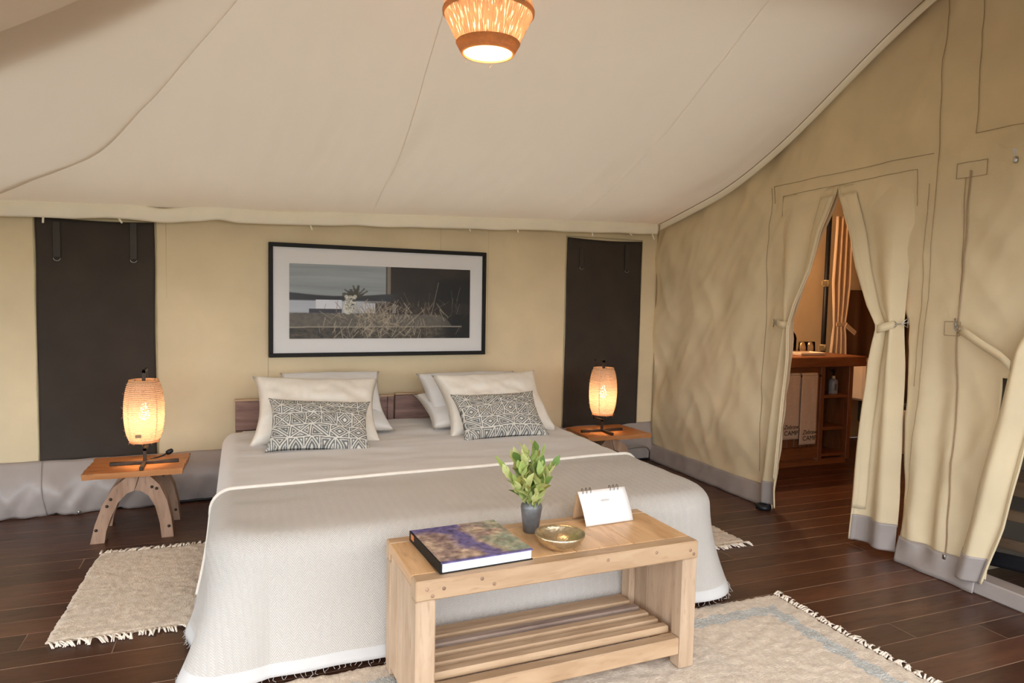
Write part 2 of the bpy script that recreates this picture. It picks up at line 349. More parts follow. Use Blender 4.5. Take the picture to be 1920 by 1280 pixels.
# grey skirt along the right wall
def skirtr(yy, t): 
    z = .128*(1-t)+.002; return (wx(yy, z)-.010-.016*t-.012*t*nz(yy*9, 1, z), yy, z)
def hb(u): return 4.74+(3.345-4.74)*u
br = obj('baseboard_right', join(grid(lambda u, t: skirtr(hb(u), t), lin(0, 1, 90), lin(0, 1, 8)),
        grid(lambda u, t: skirtr(2.44-(2.44-2.03)*u, t), lin(0, 1, 50), lin(0, 1, 8))), PVC, solid=-.002); tag(br, kind='structure')
sill = obj('trim_1', box(3.10, 3.20, .4, 2.08, -.0, .075, .006), PVC, smooth=False); tag(sill, kind='structure')

# ---- left wall and the panels beside the open front
def wl(u, z): return (-3.05+.02*nz(u*1.2, z), u, z)
o = obj('wall_left', join(grid(wl, lin(4.75, 3.0, 30), lin(0, 2.1, 24)), grid(wl, lin(3.0, -.4, 30), lin(1.4, 2.1, 8))), CANVAS, solid=.004, weld=True); tag(o, kind='structure')  # unseen wall; its low front opening is added to light the right wall

# ---- inner liner (ceiling): back slope, half hip, sagging between eave and ridge
GY = [2.36, 2.534, 2.841, 3.207, 3.655, 4.212, 4.631]; GZ = [2.815, 2.742, 2.568, 2.362, 2.167, 1.996, 1.902]
_cs = np.polyfit(GY, GZ, 4)
def gl(yy): return float(np.polyval(_cs, yy))
def dzx(x): return -.15*min(1, max(0, (3.08-x)/4.3))
def eave_y(x): return yb(x)-.085
def seamx(x, yy, x0, a=.018, wd=.02): return -a*math.exp(-((x-x0)/wd)**2)
def roof(x, yy):
    v = (yy-2.36)/(eave_y(x)-2.36); z = gl(2.36+max(0, min(1.01, v))*2.271)+dzx(x)
    low = min(1, max(0, (yy-2.7)/1.2))*max(0, 1-max(0, v)**8)
    z += -.035*math.exp(-((x-2.25)/.012)**2)*0
    z += .020*low*abs(math.sin(PI*(x-.79)/.73))-.0                    # cloth bellies between the seams
    z += low*(.042*nz(x*9+yy*1.5, yy*.8, 3)+.024*nz(x*4, yy*.6, 9))*(.35+.65*math.exp(-((x-.55)/.45)**2))
    z += -.09*low*max(0, 1-abs(x-2.20)/.12)*(x < 2.25)*max(0, v)**2-.020*low*max(0, 1-abs(x-.80)/.05)
    z += -.022*max(0, (x-2.25))*low*1.5 if x > 2.25 else 0
    return z
HX = [-1.75, -1.42, -1.179, -.878, -.617, -.45, -.321, -.161, -.018, .30]; HY = [4.62, 4.52, 4.389, 4.108, 3.81, 3.566, 3.364, 3.119, 2.919, 2.40]
def hip_x(yy): return float(np.interp(yy, HY[::-1], HX[::-1]))
def lin_back(u, v):
    # v 0 ridge -> 1 eave; u 0 hip line -> 1 right edge
    yr = 2.36; x = 3.08
    yy0 = yr+(4.64-yr)*v
    xl = hip_x(min(yy0, 4.6)) if v > .015 else .32
    x = xl+(3.08-xl)*u; ye = eave_y(x); yy = yr+(ye-yr)*v
    return (x, yy, roof(x, yy))
cl = obj('ceiling', grid(lin_back, lin(0, 1, 260), lin(0, 1, 110)), LINER); tag(cl, kind='structure')
def hipz(x, s): return 2.78+.614*(x-.35)-.14*s
HZv = None
def lin_hip(u, v):
    # v 0 ridge end -> 1 far left eave; u 0 on the hip line -> 1 on the half edge over the ridge line
    i = v*(len(HX)-1); yy = float(np.interp(i, range(len(HX)), HY[::-1])); x = float(np.interp(i, range(len(HX)), HX[::-1]))
    z = roof(x, min(yy, eave_y(x)))
    ex = .31-v*2.0; ey = 2.43; ez = 2.78+.614*(ex-.35)-.14*math.sin(PI*min(1, v*1.15)); ez = max(ez, 1.70)
    s = 4*u*(1-u)*.06*math.sin(PI*v)
    return (x+(ex-x)*u, yy+(ey-yy)*u, z+(ez-z)*u-s-.006*math.sin(PI*u))
obj('hip_panel', grid(lin_hip, lin(0, 1, 60), lin(0, 1, 80), flip=True), LINER, cl)
for x0 in (2.255, .79):
    obj('seam', grid(lambda u, v: (x0+.0014*u+.006*nz(v*5, 3), 2.4+(eave_y(x0)-.03-2.4)*v, roof(x0+.0014*u+.006*nz(v*5, 3), 2.4+(eave_y(x0)-.03-2.4)*v)-.002), lin(-1, 1, 3), lin(0, 1, 70)), LINER, cl)
# edge hem on the right gable side
def edge_r(u, v):
    yy = 2.36+(eave_y(3.08)-2.36)*v; return (3.085+.004*u, yy, roof(3.08, yy)-.004-.045*u)
obj('edge_hem', grid(edge_r, lin(0, 1, 4), lin(0, 1, 90)), VALANCE, cl, solid=.004)
# front half of the liner
def lin_front(u, v):
    x = -3.0+(6.08)*u; yy = 2.60-2.35*v; z = gl(2.36+max(0, 2.36-yy)*.9)+.03
    if x < .35: q_ = min(1, (.31-x)/2.0*1.15) if x < .31 else 0; z = min(z, 2.79+.614*(x-.35)-.14*math.sin(PI*q_)); z = max(z, 1.71)
    return (x, yy, z-.02*math.sin(PI*v)+(dzx(x)*.5 if x > .35 else 0))
cf = obj('ceiling_front', grid(lin_front, lin(0, 1, 90), lin(0, 1, 50), flip=True), LINER, solid=-.003); tag(cf, kind='structure')
obj('edge_hem', grid(lambda u, v: (3.085, lin_front(1, v)[1], lin_front(1, v)[2]-.045*u), lin(0, 1, 3), lin(0, 1, 50)), VALANCE, cf, solid=.004)
# outer roof canvas that keeps the sky out, with the fly over the front
rf = obj('roof_canvas', join(grid(lambda x, v: (x, 2.36+2.75*v, 3.15-1.2*v), lin(-3.4, 3.2, 3), lin(0, 1, 3)),
        grid(lambda x, v: (x, 2.36-2.15*v, 3.15-.95*v), lin(-3.4, 3.2, 3), lin(0, 1, 3)),
        [[(-3.2, -.4, 1.6), (-3.2, 5.1, 1.6), (-3.2, 5.1, 2.0), (-3.2, 2.36, 3.15), (-3.2, -.4, 2.5)], [(0, 1, 2, 3, 4)]]), FLY, smooth=False); tag(rf, kind='structure')
# unseen opaque strips added to stop light leaking past the liner edges
obj('gable_light_block', grid(lambda u, v: (3.095+.04*u, 2.36+(4.66-2.36)*v, roof(3.08, 2.36+(4.66-2.36)*v)+.002+(.30-.12*v)*u), lin(0, 1, 3), lin(0, 1, 40)), OUTER, rf, solid=.004)
obj('gable_light_block', grid(lambda u, v: (3.095+.04*u, lin_front(1, v)[1], lin_front(1, v)[2]+.002+.3*u), lin(0, 1, 3), lin(0, 1, 30)), OUTER, rf, solid=.004)
obj('eave_light_block', grid(lambda x, u: (x, eave_y(x)+.12*u, roof(x, eave_y(x))+.012+.03*u), lin(-1.9, 3.1, 40), lin(0, 1, 3)), OUTER, rf, solid=.004)
# valance along the back eave
def val(x, t):
    ye = eave_y(x); top = roof(x, ye)
    bunch = .014*max(0, nz(x*2.3, 5))+.03*math.exp(-((x+.12)/.07)**2)-.02*math.exp(-((x+.42)/.10)**2)-.014*math.exp(-((x-.22)/.2)**2)
    return (x, ye-.012-.012*math.sin(PI*t)+.008*nz(x*7, t)*t, top+.012+bunch*(1-.4*t)-.088*t-.006*nz(x*5, 8)*t)
va = obj('trim_2', grid(val, lin(-1.9, 3.07, 260), lin(0, 1, 8), flip=True), VALANCE, solid=.004); tag(va, kind='structure')
for x, l, dx in ((-1.01, .03, .0), (-.65, .025, .012), (.41, .035, .008), (1.485, .02, .004), (1.855, .022, 0), (2.475, .03, .0), (2.81, .02, .01), (3.02, .045, .012)):
    p = val(x, 1); obj('toggle', tube([(x, p[1]+.004, p[2]+.005), (x+dx, p[1], p[2]-l*.6), (x+dx*1.6, p[1]-.004, p[2]-l)], .0055, 7), VALANCE, va)

# ---- two dark roll-up windows in the back wall
def window(name, x0, x1, z0, z1, lab, straps):
    def f(u, v):
        x = x0+(x1-x0)*u+.006*nz(v*3, x0)*(1 if u > .98 or u < .02 else 0); z = z0+(z1-z0)*v-.010*math.sin(PI*u)*(v > .98)
        return (x, yb(x)-.010-.008*nz(x*3, z*2, 2)*math.sin(PI*u), z)
    o = obj(name, grid(f, lin(0, 1, 40), lin(0, 1, 60)), BLIND, solid=.004); tag(o, kind='structure')
    fr = [(x0-.006, z0), (x0-.006, z1+.008), (x1+.006, z1+.008), (x1+.006, z0)]
    P_ = [(x+.003*nz(z*6, x), yb(x)-.008, z) for (xa, za), (xb, zb) in zip(fr[:-1], fr[1:]) for x, z in [(xa+(xb-xa)*t, za+(zb-za)*t) for t in lin(0, 1, 14)]]
    obj('piping', tube(P_, .004, 6), PIPING, o)
    for sx, st, sb in straps:
        s = obj('strap', box(sx-.018, sx+.018, yb(sx)-.024, yb(sx)-.019, sb, st, .001), M('strap_'+name, (.038, .03, .022), .55), o, smooth=False)
        obj('ring', tube([(sx+.017*math.cos(a), yb(sx)-.024, sb-.004-.016*math.sin(a)) for a in lin(0, PI, 9)], .0018, 5), STEEL, s)
    return o
window('window_1', -1.068, -.477, .30, 1.695, '', [(-.965, 1.67, 1.47), (-.585, 1.685, 1.475)])
window('window_2', 2.306, 2.982, .285, 1.765, '', [(2.43, 1.69, 1.545), (2.84, 1.735, 1.535)])

# ================================================================ DOOR FLAPS
def flap(name, Z, YO, YI, A, kpl, lab, off=.03, hemz=.13, band=True):
    def f(s, z):
        yo, yi = itp(z, Z, YO), itp(z, Z, YI); a = itp(z, Z, A)
        ph = kpl*PI*s; kt = min(1, .2+(max(Z)-z)/.3); x = 3.15-off*min(1, .25+s*3)*kt-a*kt*(.5-.5*math.cos(2*ph))-.006*nz(s*3, z*3, kpl)
        return (x-.012*(s > .93), yo+(yi-yo)*s+.004*nz(z*5, s*4), z)
    Zs = sorted(Z); top = Zs[-1]; root = empty(name, (3.1, (YO[0]+YI[0])/2, 0)); off_ = Vector(root.location)
    def g_(s, z): return tuple(Vector(f(s, z))-off_)
    b0 = Zs[0]
    n = 40
    obj('cloth', grid(g_, lin(0, 1, 50), lin(b0+hemz, top, 90), flip=(YI[0] > YO[0]) ), CANVAS, root, solid=.003)
    obj('grey_hem', grid(lambda s, z: tuple(Vector(g_(s, z))-Vector((.004, 0, 0))), lin(0, 1, 50), lin(b0, b0+hemz+.012, 14), flip=(YI[0] > YO[0])), PVC, root, solid=.003)
    if band: obj('turned_edge', grid(lambda s, z: tuple(Vector(g_(s, z))-Vector((.010+.012*math.sin((1-s)*PI/.24), 0, 0))), lin(.76, 1, 10), lin(b0+hemz+.05, top-.05, 70), flip=(YI[0] > YO[0])), CANVAS, root, solid=.003)
    obj('edge_binding', tube([tuple(Vector(g_(1, z))-Vector((.004, 0, 0))) for z in lin(b0, top, 60)], .0055, 6), CANVAS, root)
    tag(root, lab, 'door flap'); return root, f
fl_, ff = flap('door_flap', [.03, .15, .6, 1.0, 1.17, 1.3, 1.5, 1.7, 1.9, 1.965], [3.44, 3.44, 3.385, 3.315, 3.285, 3.315, 3.36, 3.385, 3.39, 3.39],
               [3.262, 3.27, 3.225, 3.19, 3.20, 3.155, 3.065, 3.02, 2.965, 2.947], [.03, .03, .04, .05, .045, .045, .03, .018, .008, .004], 1.5,
               'khaki canvas door flap tied back on the bed side of the bathroom doorway')
fr_, fg = flap('door_flap', [.03, .15, .6, 1.0, 1.19, 1.3, 1.5, 1.7, 1.9, 1.965], [2.468, 2.468, 2.468, 2.478, 2.495, 2.492, 2.485, 2.472, 2.466, 2.466],
               [2.70, 2.69, 2.665, 2.62, 2.585, 2.655, 2.745, 2.81, 2.925, 2.943], [.03, .03, .035, .05, .045, .04, .03, .018, .008, .004], 1.5,
               'khaki canvas door flap with wide grey hem on the open side of the bathroom doorway')
def tie(root, P, hook):
    o_ = Vector(root.location); P = [Vector(p)-o_ for p in P]; hook = Vector(hook)-o_
    V, F = [], []
    for i, p in enumerate(P):
        V += [tuple(p+Vector((0, 0, .021))), tuple(p-Vector((0, 0, .021)))]
        if i: F.append((2*i-2, 2*i-1, 2*i+1, 2*i))
    t_ = obj('tie_strap', (V, F), CANVAS, root, solid=.005)
    e = P[-1]; mid = (e+hook)/2
    obj('hook', join(tube([tuple(e+Vector((-.006, .013*math.cos(a), .013*math.sin(a)))) for a in lin(0, 2*PI, 13)], .0022, 5, False),
        tube([tuple(e), tuple(hook)], .003, 6), tube([tuple(hook+Vector((0, 0, .022))), tuple(mid), tuple(hook-Vector((0, 0, .022)))], .0022, 5),
        tube([tuple(hook+Vector((.004, 0, .026))), tuple(hook+Vector((.004, 0, -.026)))], .0025, 5)), STEEL, t_)
tie(fl_, [(3.075, 3.20, 1.172), (3.055, 3.235, 1.17), (3.055, 3.27, 1.17), (3.08, 3.32, 1.178), (3.10, 3.345, 1.18)], (3.125, 3.40, 1.175))
tie(fr_, [(3.075, 2.59, 1.175), (3.05, 2.57, 1.178), (3.055, 2.545, 1.188), (3.08, 2.52, 1.20), (3.09, 2.505, 1.205)], (3.12, 2.462, 1.215))
# third flap at the second opening, rolled towards the camera side
Z3 = [.06, .35, .6, .85, 1.05, 1.15, 1.35]
f3, _ = flap('door_flap', Z3, [2.137, 2.085, 2.04, 1.99, 1.945, 1.925, 1.90], [1.995, 1.915, 1.87, 1.83, 1.85, 1.84, 1.75], [.05, .06, .07, .07, .05, .05, .03], 1.0,
           'khaki canvas flap pulled aside by a long diagonal strap at the right edge', off=.05, hemz=.11, band=False)
tie(f3, [(3.06, 1.92, 1.055), (3.07, 1.97, 1.09), (3.08, 2.06, 1.135), (3.085, 2.13, 1.175), (3.10, 2.185, 1.20)], (3.115, 2.215, 1.222))
hk = empty('wall_hook', (3.12, 1.985, 1.96)); tag(hk, 'small steel hook high on the khaki wall at the right edge', 'hook')
obj('plate', xf(prism([(-.022, .03), (.022, .03), (.008, -.01), (-.008, -.01)], -.003, .003), rot=(0, 0, PI/2)), STEEL, hk, smooth=False); obj('hook_body', xf(lathe([(.004, -.035), (.010, -.03), (.010, -.012), (.004, -.006)], 10, True), (-.01, 0, 0)), STEEL, hk)
rb = empty('door_stop', (3.07, 3.35, 0)); tag(rb, 'black rubber foot under the tied left door flap', 'door stop')
obj('ring', lathe([(.022, .0), (.044, .0), (.048, .012), (.044, .028), (.026, .03), (.022, .0)], 20), BLACK, rb); obj('cap', xf(lathe([(.001, .022), (.022, .022), (.022, .01)], 16), (0, 0, .0)), BLACK, rb)
# mesh screen behind the second opening and a slatted rack beyond it
ms = obj('window_3', grid(lambda u, z: (3.24+.02*nz(u*4, z*2), 2.15-1.0*u, z), lin(0, 1, 12), lin(.05, 1.4, 12)), None, solid=0) if False else None
MESH = bpy.data.materials.new('blue_black_mesh'); MESH.use_nodes = True
_nt = MESH.node_tree; _b = _nt.nodes['Principled BSDF']; _b.inputs['Base Color'].default_value = (.012, .014, .02, 1); _b.inputs['Roughness'].default_value = .6
_t = _nt.nodes.new('ShaderNodeBsdfTransparent'); _mx = _nt.nodes.new('ShaderNodeMixShader'); _mx.inputs[0].default_value = .55
_nt.links.new(_t.outputs[0], _mx.inputs[1]); _nt.links.new(_b.outputs[0], _mx.inputs[2]); _nt.links.new(_mx.outputs[0], _nt.nodes['Material Output'].inputs[0])
ms = obj('window_3', grid(lambda u, z: (3.22+.02*nz(u*4, z*2), 2.12-1.0*u, z), lin(0, 1, 12), lin(.16+0, 1.4, 12)), MESH); tag(ms, kind='structure')
obj('hem_band', grid(lambda u, t: (3.215+.006*nz(u*4, t), 2.12-1.0*u, .10+.07*t+.05*math.sin(PI*u)), lin(0, 1, 16), lin(0, 1, 4)), BLACK, ms, solid=.003)
o = obj('wall_annex', join(grid(lambda yy, z: (4.5, yy, z), lin(2.2, -.6, 4), lin(0, 2.2, 4)), grid(lambda x, yy: (x, yy, 2.2), lin(3.16, 4.5, 4), lin(-.6, 2.2, 4)), grid(lambda x, z: (x, -.6, z), lin(3.16, 4.5, 4), lin(0, 2.2, 4))), STONE); tag(o, kind='structure')
rk = empty('luggage_rack', (3.55, 1.95, 0), .25); tag(rk, 'pale wooden slatted rack behind the dark mesh at the right edge', 'rack')
for yy in (-.28, .28):
    for xx in (-.12, .16): obj('leg', box(xx-.02, xx+.02, yy-.02, yy+.02, 0, .5, .003), PALEWZ, rk, smooth=False)
for i in range(6): obj('slat', box(-.15+.055*i, -.115+.055*i, -.32, .32, .47, .49, .002), PALEWY, rk, smooth=False)
for zz in (.16, .30, .42): obj('rail', box(-.15, -.125, -.3, .3, zz, zz+.05, .003), PALEWY, rk, smooth=False)

# ================================================================ BED
BX0, BX1, BXC = -.10, 1.96, .93
bed = empty('bed', (BXC, 3.4, 0)); tag(bed, 'large low double bed with plank headboard under white bedding', 'bed')
def bo(name, g_, m_, par=bed): return obj(name, xf(g_, (-BXC, -3.4, 0)), m_, par, smooth=False)
hbd = empty('headboard', (0, 0, 0), parent=bed)
for x0, x1, z0, z1 in ((-.035, .165, .44, .622), (.167, .56, .44, .622), (.562, .905, .44, .628), (.907, .948, .44, .630), (.957, 1.20, .44, .630), (1.202, 1.62, .44, .632), (1.622, 1.90, .44, .632)):
    bo('board', box(x0, x1, 4.50, 4.535, z0, z1, .004), HEADW, hbd)
bo('board', box(-.035, 1.90, 4.505, 4.535, .25, .437, .004), HEADW, hbd)
bo('cap_rail', box(-.04, .948, 4.495, 4.54, .622, .634, .003), PALEW, hbd); bo('cap_rail', box(.957, 1.905, 4.495, 4.54, .632, .642, .003), PALEW, hbd)
bo('base', box(-.02, 1.88, 2.42, 4.5, .10, .22, .01), PALEW); bo('mattress', box(-.04, 1.90, 2.42, 4.49, .22, .448, .05), SHEET)
for x in (.06, .10, 1.80, .93):
    for yy in (2.44, 4.42): bo('leg', box(x-.045, x+.045, yy-.045, yy+.045, .018, .10, .006), PALEW)

def cover(x0, x1, y0, y1, zt, hem, r, rc, flare, fold, nt_=26, nd=26, head=False, wr_=.004, seed=0, hemv=0):
    """bedding draped over a rounded box: top fan, rounded edge, hanging sides; returns verts, faces, uv, rows"""
    path = []
    ns = 70
    for t in lin(0, 1, ns): path.append(((x0, y1+(y0+rc-y1)*t), (-1, 0)))
    for a in lin(PI, 1.5*PI, 22)[1:-1]: path.append(((x0+rc+rc*math.cos(a), y0+rc+rc*math.sin(a)), (math.cos(a), math.sin(a))))
    for t in lin(0, 1, 90): path.append(((x0+rc+(x1-x0-2*rc)*t, y0), (0, -1)))
    for a in lin(1.5*PI, 2*PI, 22)[1:-1]: path.append(((x1-rc+rc*math.cos(a), y0+rc+rc*math.sin(a)), (math.cos(a), math.sin(a))))
    for t in lin(0, 1, ns): path.append(((x1, y0+rc+(y1-y0-rc)*t), (1, 0)))
    xc = (x0+x1)/2; V, UV = [], []; n = len(path); s_ = 0; prev = None; arcs = []
    for (e, nn) in path:
        if prev: s_ += math.dist(e, prev)
        prev = e; arcs.append(s_)
    rows = []
    for i in range(nt_): rows.append(('t', i/(nt_-1)))
    for i in range(1, 9): rows.append(('a', i/8*PI/2))
    for i in range(1, nd+1): rows.append(('d', i/nd))
    for kind, q in rows:
        for (e, nn), s in zip(path, arcs):
            inx, iny = e[0]-nn[0]*r, e[1]-nn[1]*r
            corner = abs(nn[0]*nn[1])*2
            if kind == 't':
                sy = iny if iny > y0+.7 else y0+.7+(iny-y0-r)*.0 if nn[0] == 0 else max(iny, y0+.7)
                px, py = xc+(inx-xc)*q, sy+(iny-sy)*q
                z = zt+wr_*(nz(px*2.2, py*5.5, seed)+.6*nz(px*4+py*3, py*9, seed+3)+(.8*abs(nz(px*1.6, py*13, seed+6)) if not hemv else 0)); V.append((px, py, z)); UV.append((px, py))
            elif kind == 'a':
                px, py = inx+nn[0]*r*math.sin(q), iny+nn[1]*r*math.sin(q); z = zt-r*(1-math.cos(q))
                z += wr_*(nz(inx*2.2, iny*5.5, seed)+.6*nz(inx*4+iny*3, iny*9, seed+3))*math.cos(q); V.append((px, py, z)); UV.append((inx+nn[0]*r*q, iny+nn[1]*r*q))
            else:
                D = zt-r-hem-hemv*corner; d = D*q
                o_ = flare*(.35*q+.65*q*q)*(1+1.3*corner)+fold*q*(.5*math.sin(s*9+seed)+.6*math.sin(s*17.3+1+seed)*corner+.35*nz(s*3, q, seed))*(.18+.82*corner+.25*(abs(nn[0]) > .9))
                if hemv and nn[0] < -.5: o_ += q*q*(.035*math.exp(-((e[1]-2.72)/.10)**2)-.045*math.exp(-((e[1]-2.52)/.05)**2)+.03*math.exp(-((e[1]-2.42)/.05)**2))
                V.append((e[0]+nn[0]*o_, e[1]+nn[1]*o_, zt-r-d+.006*nz(s*6, 2, seed)*q)); UV.append((inx+nn[0]*(r*1.57+d), iny+nn[1]*(r*1.57+d)))
    F = []; mi = []
    for j in range(len(rows)-1):
        for i in range(n-1): F.append((j*n+i, j*n+i+1, (j+1)*n+i+1, (j+1)*n+i)); mi.append(1 if rows[j+1][0] == 'd' and rows[j+1][1] > .915 else 0)
    return V, F, UV, mi
V, F, UV, mi = cover(-.105, 1.955, 2.44, 4.47, .475, .20, .075, .16, .02, .015, seed=5, wr_=.008, nt_=60)
V = [(x, yy, z-.10*max(0, (yy-4.2)/.27)**2*max(0, (abs(x-BXC)-.75)/.28)) for x, yy, z in V]
V = [(BXC+(x-BXC)*(1-.03*min(1, max(0, (3.06-yy)/.05))), yy+(.02 if yy < 2.6 else 0), z-(.014*min(1, max(0, (3.06-yy)/.06)) if z > .3 else 0)) for x, yy, z in V]
o = obj('bed_sheet', (V, F), SHEET, uv=UV, solid=.004, weld=True); tag(o, 'smooth pale grey-white bed sheet stretched over the bed', 'bed sheet')
V, F, UV, mi = cover(-.118, 1.968, 2.352, 3.05, .484, .034, .085, .20, .050, .035, seed=1, wr_=.005, hemv=.012)
V = [(x, yy+(.05*(x-BXC) if z > .38 and yy > 2.6 else 0)*min(1, max(0, (yy-2.6)/.45)), z) for x, yy, z in V]
bl = obj('blanket', (V, F), [BLANKET, BLANKHEM], uv=UV, midx=mi, solid=.009, weld=True); tag(bl, 'cream herringbone blanket draped over the foot of the bed', 'blanket')
_n = len(UV)//(26+8+26); c0 = [V[j*_n] for j in range(26+8+25, 0, -1)]; c1 = [V[j*_n+_n-1] for j in range(0, 26+8+26)]
obj('edge_roll', tube([(x_, yy+.001, z+.004) for x_, yy, z in c0+c1], .0085, 7), CREAM, bl)
# frayed hem
hv = [V[i] for i in range(len(V)-292-0, len(V))] if False else V[-(len(UV)//(26+8+26)):]
fg_ = []
for i in range(0, len(hv), 1):
    for k in range(1):
        p = Vector(hv[i])+Vector((random.uniform(-.004, .004), random.uniform(-.004, .004), .004)); fg_.append(tube([tuple(p), tuple(p+Vector((random.uniform(-.006, .006), random.uniform(-.008, .002), -.010))), tuple(p+Vector((random.uniform(-.01, .01), random.uniform(-.014, .002), -random.uniform(.012, .020))))], .0009, 3, False))
o = obj('frayed_edge', join(*fg_), BLANKHEM, bl); o['kind'] = 'stuff'

# ---- pillows
def pillow_geo(W, H, T, pin=.06, n=40, m_=28, pw=.42, seed=0, wr_=.006):
    us, vs = lin(-1, 1, n), lin(-1, 1, m_); V, F = [], []
    def out(u, v):
        x = u*W/2*(1-pin*(1-v*v)); z = v*H/2*(1-pin*1.3*(1-u*u)); return x, z
    for sgn in (-1, 1):
        for v in vs:
            for u in us:
                x, z = out(u, v); b_ = max(0, (1-u*u)*(1-v*v))**pw
                y_ = sgn*T/2*b_+wr_*b_*nz(u*2.5+seed, v*2.5, sgn)*2+wr_*nz(u*6, v*4+seed, 3)*b_
                ear = (u*v)**8; V.append((x+math.copysign(ear*.010, u), y_, z+math.copysign(ear*.013, v)))
    N_ = n*m_
    for j in range(m_-1):
        for i in range(n-1):
            a = j*n+i; F.append((a, a+1, a+n+1, a+n)); F.append((N_+a+n, N_+a+n+1, N_+a+1, N_+a))
    ring = [i for i in range(n)]+[j*n+n-1 for j in range(1, m_)]+[(m_-1)*n+i for i in range(n-2, -1, -1)]+[j*n for j in range(m_-2, 0, -1)]
    for a, b_ in zip(ring, ring[1:]+ring[:1]): F.append((b_, a, N_+a, N_+b_))
    return V, F
def pillow(name, geo, mat_, loc, tilt, rz, lab, cat, roll=0, col=None, group=None):
    o = obj(name, geo, mat_, loc=loc, col=col); o.rotation_euler = (-tilt, roll, rz); tag(o, lab, cat, group); return o
D_ = math.radians
pillow('white_pillow', pillow_geo(.74, .46, .17, .05, seed=3), PILLOWW, (.475, 4.22, .565), D_(72), D_(1), 'lower white pillow lying flat against the left half of the headboard', 'pillow')
pillow('white_pillow', pillow_geo(.60, .42, .19, .06, seed=4, pw=.38), PILLOWW, (.53, 4.30, .655), D_(50), D_(-1), 'upper white pillow showing over the top of the left cream pillow', 'pillow')
pillow('cream_pillow', pillow_geo(.71, .47, .23, .12, seed=5, pw=.31, wr_=.009), CREAM, (.405, 4.01, .625), D_(44), D_(-3), 'large cream linen pillow on the left side of the bed', 'pillow', roll=D_(2))
pillow('white_pillow', pillow_geo(.76, .46, .17, .05, seed=6), PILLOWW, (1.46, 4.22, .565), D_(72), D_(2), 'lower white pillow of the pair behind the right cream pillow', 'pillow')
pillow('white_pillow', pillow_geo(.70, .44, .20, .06, seed=7, pw=.38), PILLOWW, (1.45, 4.29, .63), D_(50), D_(3), 'upper white pillow of the pair behind the right cream pillow', 'pillow')
pillow('cream_pillow', pillow_geo(.71, .47, .23, .12, seed=8, pw=.31, wr_=.009), CREAM, (1.485, 4.01, .63), D_(44), D_(3), 'large cream linen pillow on the right side of the bed', 'pillow', roll=D_(-1))
def kuba(U, Vv, seed):
    """grey cloth with cream geometric line work: nested triangles and diamonds in rows of unequal height"""
    U = U+.004*np.sin(Vv*31+seed); Vv = Vv+.004*np.sin(U*23+seed)+.2
    hs = np.cumsum(np.array([0]+[.078, .055, .092, .066, .082, .058, .088, .07][seed % 3:]+[.08, .07, .09])); row = np.clip(np.searchsorted(hs, Vv)-1, 0, len(hs)-2)
    rh = hs[row+1]-hs[row]; cw = np.where(row % 2 == 0, .080, .100); fx = U/cw+.5*(row % 3); cc = np.floor(fx); a = (fx-cc-.5)*cw; b = Vv-hs[row]-rh/2
    h = (np.sin(row*12.9898+cc*78.233*((row % 2)+.5)+seed)*43758.5453) % 1
    hw, hh = cw/2, rh/2; dg = hw*hh/np.hypot(hw, hh)
    e = np.minimum(hw-np.abs(a), hh-np.abs(b))                                   # to the cell sides
    dX = np.minimum(np.abs(a/hw-b/hh), np.abs(a/hw+b/hh))*dg                     # to both diagonals
    dI = np.abs(np.abs(a)/hw+np.abs(b)/hh-1)*dg                                  # to the inscribed diamond
    dS = np.where((cc+row) % 2 == 0, np.abs(a/hw-b/hh), np.abs(a/hw+b/hh))*dg    # one diagonal
    d = np.select([h < .40, h < .80], [np.minimum(e, dI), np.minimum(e, dX)], np.minimum(e, dS))
    return ((d < .0030) | ((d > .0088) & (d < .0126)) | (d > .0205)).astype(float)
for nm, loc, tl, rz, rl, sd, lab in (('patterned_cushion', (.395, 3.775, .585), 46, -3.5, 3.5, 11, 'grey and cream geometric lumbar cushion on the left side of the bed'),
                             ('patterned_cushion', (1.445, 3.80, .59), 46, 2, -.5, 29, 'grey and cream geometric lumbar cushion on the right side of the bed')):
    n, m_ = 330, 200; geo = pillow_geo(.53, .325, .15, .08, n, m_, .36, sd, .006)
    A = np.array(geo[0]); L_ = kuba(A[:, 0], A[:, 2], sd); fuz = rng.uniform(.85, 1.1, len(A))
    c = (np.array((.165, .17, .165))[None]*(1-L_[:, None])+np.array((.68, .65, .575))[None]*L_[:, None])*fuz[:, None]
    pillow(nm, geo, PRINTED, loc, D_(tl), D_(rz), lab, 'cushion', roll=D_(rl), col=c)

